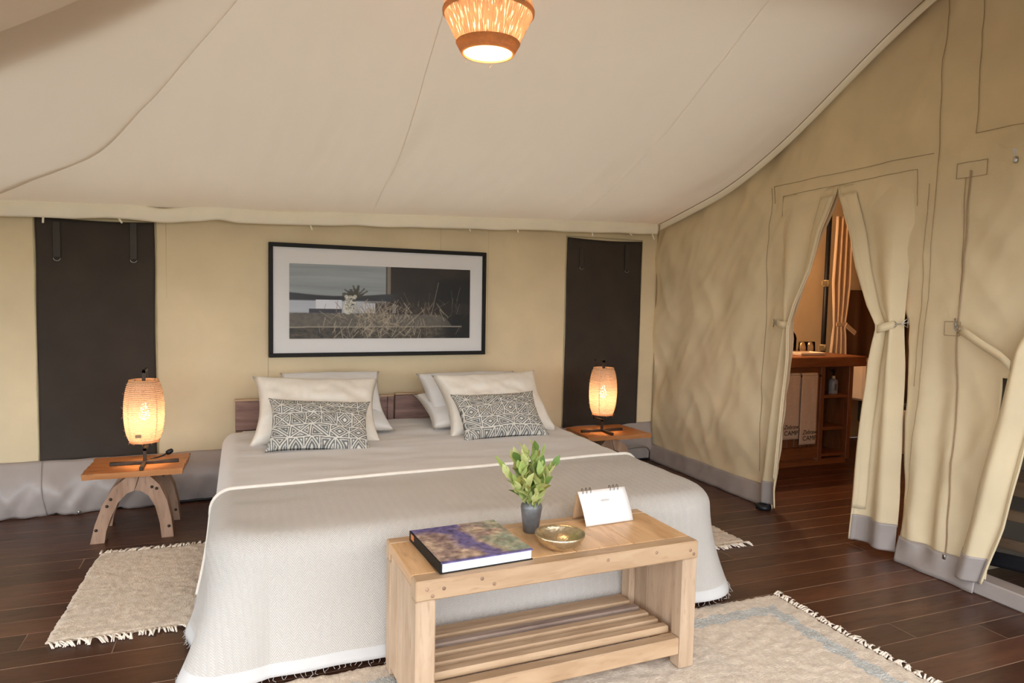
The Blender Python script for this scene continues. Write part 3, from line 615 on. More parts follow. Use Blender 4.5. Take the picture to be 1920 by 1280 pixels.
# ================================================================ NIGHTSTANDS + LAMPS
def arch_pieces():
    Lp = [(-.213, 0), (-.19, .10), (-.155, .20), (-.105, .285), (-.045, .335), (.012, .345), (.0, .30), (-.012, .262), (-.045, .25), (-.085, .205), (-.118, .13), (-.14, .06), (-.148, 0)]
    Rp = [(.113, 0), (.105, .08), (.085, .17), (.055, .23), (.02, .258), (-.008, .264), (.004, .302), (.016, .345), (.06, .335), (.105, .285), (.14, .20), (.16, .10), (.17, 0)]
    return Lp, Rp
def nightstand(loc, rz, flipx, lab):
    t = empty('nightstand', loc, rz); tag(t, lab, 'nightstand')
    Lp, Rp = arch_pieces()
    for yy, s, dz_ in ((-.085, 1, 0), (.20, 1.06, 0)):
        for P_ in (Lp, Rp):
            P2 = [(x*s*flipx, z) for x, z in P_]
            if flipx < 0: P2 = P2[::-1]
            if P_ is Lp: P2 = P2
            lg = obj('leg', prism(P2, yy, yy+.085), ARCHW, t, smooth=False)
            for px, pz in (((-.185, .07), (-.135, .19), (-.118, .225)) if P_ is Lp else ((.148, .06), (.07, .275), (.092, .265))):
                obj('peg', sphere((px*flipx*s, yy, pz), .008, 8, 6), IRON, lg)
    n = 40
    def top(u, v):
        x = -.235+.455*u; e0 = -.135+.010*nz(u*5, 1)+.012*(u-.5); e1 = .235+.012*nz(u*4, 7); yy = e0+(e1-e0)*v
        x += (.010*nz(v*6, 3)+(.018*(1-v) if u < .5 else .014*v))*(1 if abs(u-.5) > .49 else 0)*flipx-(.02*(1-v)+.0)*(u < .02)
        return (x*flipx, yy, .374+.001*nz(u*3, v*3))
    us, vs = lin(0, 1, n), lin(0, 1, 16); tv, tf = grid(top, us, vs, flip=flipx < 0)
    bv = [(x*.985, yy*.985, z-.030) for x, yy, z in tv]; N_ = len(tv); f2 = [tuple(i+N_ for i in f)[::-1] for f in tf]
    ring = list(range(n))+[j*n+n-1 for j in range(1, 16)]+[15*n+i for i in range(n-2, -1, -1)]+[j*n for j in range(14, 0, -1)]
    sd = [((b_, a, a+N_, b_+N_) if flipx > 0 else (a, b_, b_+N_, a+N_)) for a, b_ in zip(ring, ring[1:]+ring[:1])]
    tb = obj('tabletop', (tv+bv, list(tf)+f2+sd), TABLEW, t, smooth=False)
    return t
nightstand((-.505, 4.02, 0), 0, 1, 'wooden nightstand with arched legs on the left of the bed')
nightstand((2.385, 4.15, 0), 0, -1, 'wooden nightstand with arched legs on the right of the bed, half hidden')
def barrel(z):   # half height .165
    q = z/.165; return .058+.038*math.sqrt(max(0, 1-q*q*.98))
def table_lamp(loc, rz, lab, watts, back=.11):
    t = empty('table_lamp', loc, rz); tag(t, lab, 'table lamp')
    obj('base_bar', box(-.163, .163, -.009, .009, 0, .018, .002), IRON, t, smooth=False); obj('base_foot', box(-.009, .009, -.15, 0, 0, .018, .002), IRON, t, smooth=False)
    s = .008
    pole = join(box(-s, s, -s, s, .0, .085, .001), box(-s, s, -s, back+s, .07, .085, .001), box(-s, s, back-s, back+s, .07, .50, .001), box(-s, s, -s, back+s, .485, .50, .001), box(-s, s, -s, s, .44, .50, .001))
    obj('pole', pole, IRON, t, smooth=False)
    # rope-wound shade: 46 turns of cord
    turns = 34; nu = 64; rows = turns*4; Z = lin(-.165, .165, rows+1); V, F, UV = [], [], []
    for j, z in enumerate(Z):
        for i in range(nu+1):
            a = 2*PI*i/nu; r = barrel(z)+.0026*math.cos(2*PI*(j/4+i/nu))+.0008*nz(i*.9, j*.7)
            V.append((r*math.cos(a), r*math.sin(a), z+.285)); UV.append((i/nu, j/rows))
    for j in range(rows):
        for i in range(nu): a = j*(nu+1)+i; F.append((a, a+1, a+nu+2, a+nu+1))
    sh = obj('shade', (V, F), ROPE, t, uv=UV)
    for z in (-.158, .158): obj('rim_band', xf(lathe([(barrel(z)-.001, -.007), (barrel(z)+.002, -.007), (barrel(z)+.002, .007), (barrel(z)-.001, .007)], 48), (0, 0, z+.285)), SISAL, sh)
    fz = [tube([(barrel(z_)*math.cos(a), barrel(z_)*math.sin(a), z_+.285), ((barrel(z_)+.006)*math.cos(a+.03), (barrel(z_)+.006)*math.sin(a+.03), z_+.285+random.uniform(-.008, .008)), ((barrel(z_)+.011)*math.cos(a+.05), (barrel(z_)+.011)*math.sin(a+.05), z_+.285+random.uniform(-.014, .014))], .0005, 3, False)
          for a, z_ in [(random.uniform(0, 2*PI), random.choice([-.165, random.uniform(-.16, .16)])) for _ in range(70)]]
    o = obj('loose_fibres', join(*fz), SISAL, sh); o['kind'] = 'stuff'
    for k in range(4):
        a = PI/4+k*PI/2; obj('rib', tube([((barrel(z)-.003)*math.cos(a), (barrel(z)-.003)*math.sin(a), z+.285) for z in lin(-.16, .16, 12)], .0018, 5), IRON, sh)
    obj('socket', xf(lathe([(.013, 0), (.015, .02), (.013, .07), (.005, .075)], 12, True), (0, 0, .36)), IRON, t)
    bz = .235
    bl_ = obj('bulb', xf(lathe([(.0001, -.03), (.015, -.026), (.025, -.008), (.026, .006), (.02, .024), (.012, .045), (.011, .06)], 14), (0, 0, bz+.03)), BULB, t)
    pl_ = point_light('lamp_light', (loc[0], loc[1], loc[2]+bz), watts, WARM, .035)
    return t
tl = table_lamp((-.478, 4.04, .375), 0, 'lit woven rope table lamp on the left nightstand', 3.2)
obj('tag', xf(box(-.014, .014, -.001, .001, -.008, .008, 0), (-.018, -.088, .165)), M('tag_brown', (.3, .2, .1), .6), tl, smooth=False)
table_lamp((2.352, 4.17, .375), 0, 'lit woven rope table lamp on the right nightstand', 2.8)
cb = empty('lamp_plug', (-.40, 4.20, .375)); tag(cb, 'black lamp plug and flex lying on the left nightstand', 'plug')
obj('flex', tube([(-.06, -.08, .008), (-.03, -.05, .006), (0, -.03, .012), (.02, 0, .02)], .004, 6), BLACK, cb); obj('plug_body', xf(lathe([(.0001, -.018), (.012, -.016), (.015, .0), (.011, .018), (.0001, .02)], 12), (.025, .005, .022), (.3, 1.0, 0)), BLACK, cb)
pc = empty('power_flex', (2.95, 4.6, 0)); tag(pc, 'grey lamp flex looping down the back wall skirt in the corner', 'cord')
obj('flex', tube([(-.22, .0, .12), (-.12, -.01, .135), (.0, -.01, .14), (.06, 0, .13), (.085, 0, .10), (.09, .01, .02)], .006, 7), STEEL, pc)

# ================================================================ PICTURE
pf = empty('framed_picture', (.90, yb(.90)-.03, 1.25)); pf.rotation_euler = (D_(-1.0), D_(.0), math.atan(.043))
tag(pf, 'wide black-framed wildlife photograph hanging over the bed', 'picture')
W2, H2, fw = .738, .365, .026
for n_, g_ in (('frame_rail', box(-W2, W2, -.015, .02, H2-fw, H2, .002)), ('frame_rail', box(-W2, W2, -.015, .02, -H2, -H2+fw, .002)), ('frame_rail', box(-W2, -W2+fw, -.015, .02, -H2+fw, H2-fw, .002)), ('frame_rail', box(W2-fw, W2, -.015, .02, -H2+fw, H2-fw, .002))):
    obj(n_, g_, BLACKF, pf, smooth=False)
px0, px1, pz0, pz1 = -W2+.125, W2-.118, -H2+.118, H2-.128
def frame_quad(y_): 
    o_ = [(-W2+fw, y_, -H2+fw), (W2-fw, y_, -H2+fw), (W2-fw, y_, H2-fw), (-W2+fw, y_, H2-fw)]; i_ = [(px0, y_, pz0), (px1, y_, pz0), (px1, y_, pz1), (px0, y_, pz1)]
    return o_+i_, [(a, (a+1) % 4, 4+(a+1) % 4, 4+a) for a in range(4)]
obj('mat_board', frame_quad(-.001), MATW, pf, smooth=False, solid=-.003)
def paint_print_reflections(nx, ny):  # leopard and grass print, with reflections in its glass painted into the colours
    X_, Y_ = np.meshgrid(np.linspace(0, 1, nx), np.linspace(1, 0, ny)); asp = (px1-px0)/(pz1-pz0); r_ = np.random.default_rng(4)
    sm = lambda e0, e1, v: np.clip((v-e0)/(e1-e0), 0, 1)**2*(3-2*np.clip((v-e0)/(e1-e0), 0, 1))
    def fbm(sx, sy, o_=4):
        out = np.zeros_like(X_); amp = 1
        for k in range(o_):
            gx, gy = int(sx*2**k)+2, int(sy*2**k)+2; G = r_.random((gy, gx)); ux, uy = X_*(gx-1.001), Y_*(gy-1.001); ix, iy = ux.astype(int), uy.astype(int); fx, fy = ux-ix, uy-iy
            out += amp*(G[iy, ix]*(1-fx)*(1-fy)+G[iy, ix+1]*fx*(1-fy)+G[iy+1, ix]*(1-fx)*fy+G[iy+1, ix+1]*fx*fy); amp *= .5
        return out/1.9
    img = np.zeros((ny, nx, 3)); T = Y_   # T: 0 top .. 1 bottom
    streak = fbm(2, 22); sky = 118+34*streak+10*X_; base = np.stack([sky*.97, sky, sky*1.0], -1)  # bright sky reflected in the glass, painted on the left half
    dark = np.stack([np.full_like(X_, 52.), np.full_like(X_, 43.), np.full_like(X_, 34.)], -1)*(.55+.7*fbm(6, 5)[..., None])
    mR = sm(.505, .515, X_)[..., None]; img = base*(1-mR)+dark*mR  # right half: painted reflection of the dark tent interior
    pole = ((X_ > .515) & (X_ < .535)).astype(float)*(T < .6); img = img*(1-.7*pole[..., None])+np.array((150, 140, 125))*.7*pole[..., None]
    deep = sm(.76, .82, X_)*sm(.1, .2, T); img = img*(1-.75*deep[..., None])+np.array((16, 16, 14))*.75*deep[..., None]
    hill = .36+.05*np.sin(X_*5+.3)+.02*fbm(10, 2); hm = sm(hill-.01, hill+.01, T)*(1-sm(.48, .50, T))*(1-sm(.52, .62, X_)); img = img*(1-hm[..., None])+(np.array((58, 58, 60))*(.7+.5*fbm(9, 9)[..., None]))*hm[..., None]  # hills mirrored in the glass, painted in
    wa = sm(.47, .50, T)*(1-sm(.50, .53, X_)); img = img*(1-wa[..., None])+(np.array((150, 153, 158))+18*fbm(3, 20)[..., None])*wa[..., None]  # painted bright band of the outdoor reflection
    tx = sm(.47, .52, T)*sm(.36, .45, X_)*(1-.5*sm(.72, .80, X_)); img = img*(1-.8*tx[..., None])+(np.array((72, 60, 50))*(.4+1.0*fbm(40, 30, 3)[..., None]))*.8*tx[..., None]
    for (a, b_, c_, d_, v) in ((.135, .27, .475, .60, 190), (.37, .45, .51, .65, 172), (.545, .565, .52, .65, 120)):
        mk = (X_ > a) & (X_ < b_) & (T > c_) & (T < d_); img[mk] = np.array((v, v, v+4))  # white patches of the reflection, painted
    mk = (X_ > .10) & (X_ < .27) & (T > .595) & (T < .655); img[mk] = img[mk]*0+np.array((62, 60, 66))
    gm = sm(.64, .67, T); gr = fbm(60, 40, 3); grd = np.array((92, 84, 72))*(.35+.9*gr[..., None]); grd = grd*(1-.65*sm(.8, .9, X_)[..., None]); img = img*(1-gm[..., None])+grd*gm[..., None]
    top = .665+.18*np.clip((X_-.80)/.1, 0, 1)**2; cm = sm(top-.008, top+.008, T)*(1-sm(.845, .86, T+.02*X_))*(1-sm(.895, .91, X_)); img = img*(1-.62*cm[..., None])+np.array((112, 106, 98))*.62*cm[..., None]  # canoe-like reflected shape, painted over the grass
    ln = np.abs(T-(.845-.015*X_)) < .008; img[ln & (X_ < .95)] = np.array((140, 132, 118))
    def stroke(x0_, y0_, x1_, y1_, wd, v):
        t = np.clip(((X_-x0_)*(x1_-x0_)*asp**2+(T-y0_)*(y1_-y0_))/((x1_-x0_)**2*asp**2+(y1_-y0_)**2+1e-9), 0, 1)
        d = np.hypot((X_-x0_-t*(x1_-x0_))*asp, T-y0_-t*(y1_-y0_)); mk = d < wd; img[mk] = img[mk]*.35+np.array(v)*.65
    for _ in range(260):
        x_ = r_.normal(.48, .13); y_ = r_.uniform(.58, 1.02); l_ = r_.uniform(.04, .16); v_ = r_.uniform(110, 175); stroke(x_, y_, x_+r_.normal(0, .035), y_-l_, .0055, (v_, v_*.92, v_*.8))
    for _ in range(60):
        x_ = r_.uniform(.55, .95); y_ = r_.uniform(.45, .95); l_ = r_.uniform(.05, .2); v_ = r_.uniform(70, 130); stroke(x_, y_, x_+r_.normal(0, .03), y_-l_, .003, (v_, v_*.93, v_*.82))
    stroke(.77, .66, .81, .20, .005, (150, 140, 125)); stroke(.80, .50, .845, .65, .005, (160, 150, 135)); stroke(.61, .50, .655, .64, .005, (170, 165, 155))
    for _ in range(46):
        a = r_.uniform(PI*1.05, PI*1.95); l_ = r_.uniform(.06, .17); stroke(.345, .44, .345+math.cos(a)*l_*.45, .44+math.sin(a)*l_, .012, (66, 63, 52))  # reflected plant silhouette, painted as strokes
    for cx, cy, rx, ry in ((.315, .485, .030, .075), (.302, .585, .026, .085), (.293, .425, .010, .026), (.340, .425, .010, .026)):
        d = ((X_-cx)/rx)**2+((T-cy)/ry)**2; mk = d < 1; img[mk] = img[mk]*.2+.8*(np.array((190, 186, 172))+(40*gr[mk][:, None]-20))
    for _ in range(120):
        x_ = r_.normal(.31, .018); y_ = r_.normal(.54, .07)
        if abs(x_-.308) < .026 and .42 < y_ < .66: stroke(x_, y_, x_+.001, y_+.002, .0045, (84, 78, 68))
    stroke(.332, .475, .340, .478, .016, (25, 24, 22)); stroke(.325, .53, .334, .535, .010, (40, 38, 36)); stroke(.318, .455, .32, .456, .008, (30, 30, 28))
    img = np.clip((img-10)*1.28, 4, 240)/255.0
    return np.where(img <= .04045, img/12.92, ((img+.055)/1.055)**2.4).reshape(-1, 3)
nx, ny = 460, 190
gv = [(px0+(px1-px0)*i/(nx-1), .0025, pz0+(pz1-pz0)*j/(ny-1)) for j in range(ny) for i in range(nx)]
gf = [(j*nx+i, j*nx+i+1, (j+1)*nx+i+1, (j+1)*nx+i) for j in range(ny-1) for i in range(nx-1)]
obj('print_with_reflections', (gv, gf), PHOTO, pf, smooth=False, col=paint_print_reflections(nx, ny))
obj('glass', ([(-W2+fw, -.006, -H2+fw), (W2-fw, -.006, -H2+fw), (W2-fw, -.006, H2-fw), (-W2+fw, -.006, H2-fw)], [(0, 1, 2, 3)]), PANE, pf, smooth=False)
obj('backing', box(-W2+.004, W2-.004, .012, .019, -H2+.004, H2-.004, 0), BLACKF, pf, smooth=False)

# ================================================================ PENDANT LAMP
pn = empty('pendant_lamp', (.822, 2.36, 2.165)); tag(pn, 'lit sisal pendant lamp hanging from the cream ceiling', 'pendant lamp')
prof = [(.092, 0), (.158, .135), (.160, .15), (.128, .26)]
nu = 96; V, F, UV = [], [], []; zs_ = lin(0, .26, 40)
for j, z in enumerate(zs_):
    for i in range(nu*2+1):
        a = 2*PI*i/(nu*2); r = itp(z, [p[1] for p in prof], [p[0] for p in prof])+(.0018 if i % 2 else -.0006)
        V.append((r*math.cos(a), r*math.sin(a), z)); UV.append((i/(nu*2), j/39))
for j in range(39):
    for i in range(nu*2): a = j*(nu*2+1)+i; F.append((a, a+1, a+nu*2+2, a+nu*2+1))
shd = obj('shade', (V, F), ROPEV, pn, uv=UV, smooth=False)
obj('lower_band', lathe([(.088, -.003), (.094, -.003), (.115, .035), (.111, .036), (.088, -.003)], 64), SISAL, shd); obj('shoulder_ring', lathe([(.157, .130), (.163, .134), (.164, .145), (.158, .15), (.157, .130)], 64), SISAL, shd)
obj('inner_lining', lathe([(.086, .002), (.148, .135), (.118, .25)], 48), M('white_lamp_lining', (.9, .86, .78), .8, 0, trans=.4), shd)
fz = [tube([(.09*math.cos(a), .09*math.sin(a), 0), (.095*math.cos(a+.1), .095*math.sin(a+.1), -.012), (.088*math.cos(a+.15), .088*math.sin(a+.15), -.02)], .0006, 3, False) for a in (4.2, 4.45, 4.9, 5.1, 2.2, 1.0)]
o = obj('loose_fibres', join(*fz), SISAL, shd); o['kind'] = 'stuff'
obj('top_ring', lathe([(.126, .258), (.130, .258), (.130, .264), (.126, .264), (.126, .258)], 48), IRON, pn)
obj('bulb', xf(lathe([(.0001, -.035), (.02, -.03), (.032, -.008), (.032, .008), (.022, .03), (.014, .05)], 16), (0, 0, .13)), EMIT('pendant_bulb', (1, .8, .55), 20), pn)
obj('cable', tube([(0, 0, .18), (0, 0, .56)], .004, 8), IRON, pn)
obj('spider', join(tube([(-.128, 0, .26), (.128, 0, .26)], .002, 5), tube([(0, -.128, .26), (0, .128, .26)], .002, 5)), IRON, pn)
point_light('pendant_light', (.822, 2.36, 2.295), 20, (1.0, .62, .34), .05)

# ================================================================ BENCH
TZ = .452
bn = empty('bench', (.968, 2.094, .018), D_(1.6)); tag(bn, 'pale reclaimed wood bench with slatted lower shelf at the foot of the bed', 'bench')
L2, Dp = .505, .192
def bb(name, g_, m_, par=bn): return obj(name, g_, m_, par, smooth=False)
bb('front_board', box(-L2, L2, -Dp, -Dp+.055, TZ-.062, TZ, .004), PALEW); bb('back_board', box(-L2, L2, Dp-.05, Dp, TZ-.062, TZ, .004), PALEW)
xs = [-L2, -.425, -.15, .055, .275, .505]
for a, b_ in zip(xs[:-1], xs[1:]):
    bb('top_plank', box(a+.001, b_-.001, -Dp+.056, Dp-.051, TZ-.035, TZ-.0005+random.uniform(-.0008, .0004), .0025), PALEWY)
for s in (-1, 1):
    for (y0, y1) in ((-Dp, -Dp+.06), (Dp-.06, Dp)):
        bb('leg', box(*(sorted((s*L2*.998, s*(L2-.062)))), y0+.002, y1-.002, 0, TZ-.063, .004), PALEWZ)
    for (y0, y1) in ((-Dp+.061, .045), (.047, Dp-.061)):
        bb('side_panel', box(*(sorted((s*(L2-.003), s*(L2-.040)))), y0, y1, .03, TZ-.036, .003), PALEWZ)
    bb('shelf_ledger', box(*(sorted((s*(L2-.041), s*(L2-.095)))), -Dp+.055, Dp-.055, .055, .098, .003), PALEWY)
bb('shelf_rail', box(-L2+.063, L2-.063, -Dp+.004, -Dp+.05, .052, .112, .004), PALEW); bb('shelf_rail', box(-L2+.063, L2-.063, Dp-.05, Dp-.004, .055, .115, .004), PALEW)
GREYW = WOOD('weathered_grey_slat', (.22, .15, .12), (.40, .30, .23), 'x', .6, 3, (.1, .07, .06))
for i in range(5):
    yy = -Dp+.068+.0555*i; bb('shelf_slat', box(-L2+.043, L2-.06-.004*i, yy, yy+.036, .099, .126, .005), GREYW if i in (3,) else PALEW)
for px, pz in ((-.472, -.026), (-.455, -.048), (-.42, -.03), (-.30, -.018), (.14, -.02), (.47, -.03), (.485, -.045), (-.26, -.04), (.33, -.02)):
    obj('peg', xf(lathe([(.0001, 0), (.006, 0), (.006, .006)], 8), (px, -Dp-.0008, TZ+pz), (-PI/2, 0, 0)), ARCHW, bn)
BT = TZ+.018   # bench top height

# ---- book
bk = empty('coffee_table_book', (.695, 2.085, BT), D_(4)); tag(bk, 'thick coffee-table book with purple and brown cover on the bench', 'book')
bw, bh, bt = .155, .155, .034
obj('page_block', box(-bw+.006, bw-.004, -bh+.004, bh-.004, .003, bt-.003, .001), PAGE, bk, smooth=False)
obj('back_cover', box(-bw, bw, -bh, bh, 0, .003, .001), BLACKF, bk, smooth=False); obj('spine', box(-bw-.002, -bw+.003, -bh, bh, 0, bt, .001), BLACKF, bk, smooth=False)
n = 130; XX, YY = np.meshgrid(np.linspace(0, 1, n), np.linspace(0, 1, n))
def fb(X_, Y_, s, sd):
    return np.array([[noise.fractal(Vector((x*s, y_*s, sd)), 1.0, 2.0, 5) for x, y_ in zip(r1, r2)] for r1, r2 in zip(X_, Y_)])
n1, n2, n3 = fb(XX, YY, 4, 1.3), fb(XX, YY, 7, 5.2), fb(XX, YY, 14, 9.1)
pur, brn, grn, tan = (np.array(s2l(c)) for c in ((92, 84, 128), (122, 102, 100), (120, 142, 124), (182, 160, 138)))
pm = np.clip(1-np.abs(XX-.45+.25*(YY-.5)+.12*n1)/.16, 0, 1)+np.clip((YY-.78)*4, 0, 1)*(XX < .55)+np.clip((.06-YY)*20, 0, 1); pm = np.clip(pm*1.6, 0, 1)[..., None]
c = brn*(1-np.clip(n2*.9+.4, 0, 1)[..., None])+tan*np.clip(n2*.9+.4, 0, 1)[..., None]; gm = (np.clip((XX-.55)*5, 0, 1)*np.clip(n1*1.6+.55, 0, 1))[..., None]; c = c*(1-.7*gm)+grn*.7*gm; c = c*(1-pm)+pur*pm; c = c*(1+.55*n3[..., None])
gv = [(-bw+2*bw*i/(n-1), -bh+2*bh*j/(n-1), bt) for j in range(n) for i in range(n)]; gf = [(j*n+i, j*n+i+1, (j+1)*n+i+1, (j+1)*n+i) for j in range(n-1) for i in range(n-1)]
obj('front_cover', (gv, gf), COVER, bk, smooth=False, col=np.clip(c*1.35, .01, 1).reshape(-1, 3), solid=-.003)
obj('spine_sticker', box(-bw-.0026, -bw-.001, bh-.05, bh-.02, .012, .03, 0), M('orange_sticker', (.6, .2, .06), .4), bk, smooth=False)
# ---- vase with leafy twigs
vs_ = obj('vase', lathe([(.0001, 0), (.026, 0), (.028, .003), (.0305, .03), (.036, .07), (.0385, .088), (.037, .098), (.029, .108), (.028, .113), (.031, .116), (.030, .118), (.026, .114), (.033, .09), (.024, .01), (.0001, .008)], 36), PEWTER, loc=(.957, 2.185, BT)); tag(vs_, 'dark pewter vase holding leafy green twigs on the bench', 'vase')
bq = empty('leafy_twigs', (.957, 2.185, BT+.02)); tag(bq, 'bunch of pale green leafy twigs in the pewter vase', 'foliage')
def leaf_geo(w_, l_, curl):
    V, F = [], []
    for j in range(7):
        t = j/6; ww = w_*math.sin(PI*min(.97, t**.85*.93+.05)); z = curl*l_*t*t
        V += [(-ww, l_*t, z+.25*ww), (0, l_*t, z), (ww, l_*t, z+.25*ww)]
        if j: a = 3*(j-1); F += [(a, a+1, a+4, a+3), (a+1, a+2, a+5, a+4)]
    return V, F
lm = [mesh('leaf', leaf_geo(.0145, .052, cc), LEAFS[k]) for k in range(4) for cc in (-.25, .2)]
for k in range(24):
    az = 2*PI*k/24+random.uniform(-.2, .2); spread = random.uniform(.02, .095) if k > 3 else random.uniform(.0, .03); hgt = .270-.75*spread+random.uniform(-.05, .02)
    if k in (5, 17): spread, hgt = .115, .165
    if k == 11: spread, hgt = .105, .21
    P_ = []
    for t in lin(0, 1, 9): P_.append(Vector((math.cos(az)*spread*(t**1.7)+.010*math.cos(az)*(1-t), math.sin(az)*spread*(t**1.7)*.9+.010*math.sin(az)*(1-t), hgt*t)))
    tw = obj('twig', tube([tuple(p) for p in P_], [.0018-.0012*t for t in lin(0, 1, 9)], 5), LEAFS[3], bq)
    nl = random.randint(7, 10)
    for i in range(nl):
        t = .42+.58*i/(nl-1); q = t*8; i0 = min(int(q), 7); p = P_[i0].lerp(P_[i0+1], q-i0); d = (P_[i0+1]-P_[i0]).normalized()
        a2 = i*2.4+random.uniform(-.4, .4); side = Vector((math.cos(a2), math.sin(a2), 0)); dr = (d*random.uniform(.9, 1.6)+side*random.uniform(.4, .9)+Vector((0, 0, .25))).normalized()
        if i == nl-1: dr = (d+side*.15).normalized()
        up = dr.cross(side.cross(dr)).normalized() if abs(dr.dot(side)) < .98 else Vector((0, 0, 1)); rt = dr.cross(side).normalized(); nn = rt.cross(dr)
        kk = random.choices(range(4), (5, 4, 1.6, 1.4))[0]; lo = link('leaf', lm[kk*2+random.randint(0, 1)], tw)
        s = random.uniform(.7, 1.15); mw = Matrix((rt*s, dr*s, -nn*s)).transposed().to_4x4(); mw.translation = p; lo.matrix_local = mw
# ---- bowl and desk calendar
bwl = obj('brass_bowl', lathe([(.0001, .001), (.032, .0), (.05, .009), (.07, .026), (.082, .044), (.0845, .052), (.0825, .053), (.079, .045), (.066, .027), (.046, .012), (.0001, .006)], 48), BRONZE, loc=(.985, 2.005, BT)); tag(bwl, 'shallow hammered brass bowl on the bench in front of the vase', 'bowl')
dc = empty('desk_calendar', (1.262, 2.205, BT), D_(4)); tag(dc, 'white spiral-bound desk card standing on the bench beside the vase', 'desk card')
def sheet(y0, y1, bowf): return grid(lambda u, v: (u*.104-.010*(1-v)*0+.012*(.5-v), y0+(y1-y0)*v-bowf*math.sin(PI*v), .001+.118*v), lin(-1, 1, 10), lin(0, 1, 10))
obj('front_page', sheet(-.035, .012, .006), PAGE, dc, solid=.001); obj('card_stand', sheet(.062, .016, 0), M('tan_card', (.55, .36, .2), .8), dc, solid=.0015)
for x in (-.082, -.065, -.048, .038, .055, .072): obj('ring', tube([(x-.006+.003*math.cos(a), .014+.011*math.cos(a), .118+.011*math.sin(a)) for a in lin(-.7, PI+.6, 14)], .0011, 5), IRON, dc)
GREYINK = M('pale_grey_print', (.55, .54, .52), .8)
def text(name, s, size, parent, loc, rot, mat_, shear=0):
    c = bpy.data.curves.new(name, 'FONT'); c.body = s; c.size = size; c.align_x = 'CENTER'; c.shear = shear; c.extrude = .0003
    t = bpy.data.objects.new(name, c); COL.objects.link(t); dg = bpy.context.evaluated_depsgraph_get(); me = bpy.data.meshes.new_from_object(t.evaluated_get(dg)); bpy.data.objects.remove(t)
    me.materials.clear(); me.materials.append(mat_); o = link(name, me, parent, loc, rot); return o
obj('print_mark', box(-.02, .012, -.0164, -.016, .082, .088, 0), GREYINK, dc, smooth=False)

# ================================================================ RUGS
def rug(name, cx, cy, W_, L_, rz, lab, band=0, ends='y', wob=.006, n=.011):
    t = empty(name, (cx, cy, 0), rz); tag(t, lab, 'rug')
    us, vs = lin(-W_/2, W_/2, int(W_/n)), lin(-L_/2, L_/2, int(L_/n))
    nu, nv = len(us), len(vs); r_ = rng.uniform(-1, 1, (nv, nu)); V = []
    for j, v in enumerate(vs):
        for i, u in enumerate(us):
            e = min(i, nu-1-i, j, nv-1-j); z = .013+.0032*r_[j, i]+.003*nz(u*14, v*30) if e > 0 else .002
            du = wob*nz(v*22, cx)+.003*r_[j, i] if (i in (0, nu-1)) else .002*r_[j, i]; dv = wob*.6*nz(u*8, cy) if j in (0, nv-1) else 0
            V.append((u+du+.012*nz(v*3, 2), v+dv+.010*nz(u*2, 5), z))
    F = [(j*nu+i, j*nu+i+1, (j+1)*nu+i+1, (j+1)*nu+i) for j in range(nv-1) for i in range(nu-1)]; mi = None
    if band:
        mi = []
        for j in range(nv-1):
            for i in range(nu-1):
                d = min(W_/2-abs(us[i]), L_/2-abs(vs[j])); mi.append(1 if band[0] < d+.006*math.sin(us[i]*60+vs[j]*47) < band[1] else 0)
    obj('pile', (V, F), [WOOL, WOOLG], t, midx=mi)
    fr = []
    for s in (-1, 1):
        ext = W_ if ends == 'y' else L_; k = int(ext/.0125)
        for q in range(k):
            a = -ext/2+ext*(q+.5)/k; ln = random.uniform(.028, .055); sw = random.uniform(-.03, .03)+.018
            for h in range(2):
                if ends == 'y': p0 = Vector((a+random.uniform(-.004, .004)+.012*nz(s*L_/2*3, 2), s*L_/2+.010*nz(a*2, 5), .008)); d = Vector((sw+random.uniform(-.006, .006), s*ln, 0))
                else: p0 = Vector((s*W_/2+.012*nz(a*3, 2), a+random.uniform(-.004, .004), .008)); d = Vector((s*ln, sw+random.uniform(-.006, .006), 0))
                fr.append(tube([tuple(p0), tuple(p0+d*.5+Vector((0, 0, random.uniform(.0, .008)))), tuple(p0+d+Vector((0, 0, -.004)))], [.0038, .0032, .0022], 5))
    o = obj('fringe', join(*fr), FRINGE, t); o['kind'] = 'stuff'; return t
rug('wool_rug', -.28, 3.30, .76, .90, D_(-1.2), 'cream woven wool rug with fringed ends left of the bed')
rug('wool_rug', 2.13, 3.30, .80, .84, D_(1), 'cream wool rug right of the bed, only its fringe corner showing')
rug('wool_rug', .98, 1.745, 2.44, 1.13, D_(.3), 'large cream wool rug with pale blue-grey border under the bench', band=(.10, .165), ends='x', n=.0125)

# ================================================================ BATHROOM behind the doorway
def bw_(name, g_, m_=CANVAS): o = obj(name, g_, m_, smooth=True); tag(o, kind='structure'); return o
bw_('wall_bathroom_back', grid(lambda x, z: (x, 4.92+.02*nz(x*3, z), z), lin(3.2, 6.4, 40), lin(0, 2.6, 20)))
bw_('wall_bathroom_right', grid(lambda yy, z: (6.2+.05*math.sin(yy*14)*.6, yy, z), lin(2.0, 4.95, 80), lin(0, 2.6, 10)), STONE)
bw_('wall_bathroom_front', grid(lambda x, z: (x, 2.2, z), lin(3.25, 6.3, 8), lin(0, 2.6, 8)))
bw_('ceiling_bathroom', join(grid(lambda x, yy: (x, yy, 2.45), lin(3.165, 6.4, 6), lin(2.15, 5.0, 6)), grid(lambda x, yy: (x, yy, 3.2), lin(3.05, 6.4, 6), lin(-.6, 5.2, 6))), OUTER)  # the higher sheet is added to block sun leaking in
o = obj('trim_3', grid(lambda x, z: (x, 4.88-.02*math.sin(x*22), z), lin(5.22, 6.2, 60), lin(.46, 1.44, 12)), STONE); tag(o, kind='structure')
vn = empty('vanity', (4.1, 4.4, 0)); tag(vn, 'red-brown wooden bathroom vanity with open shelves seen through the doorway', 'vanity')
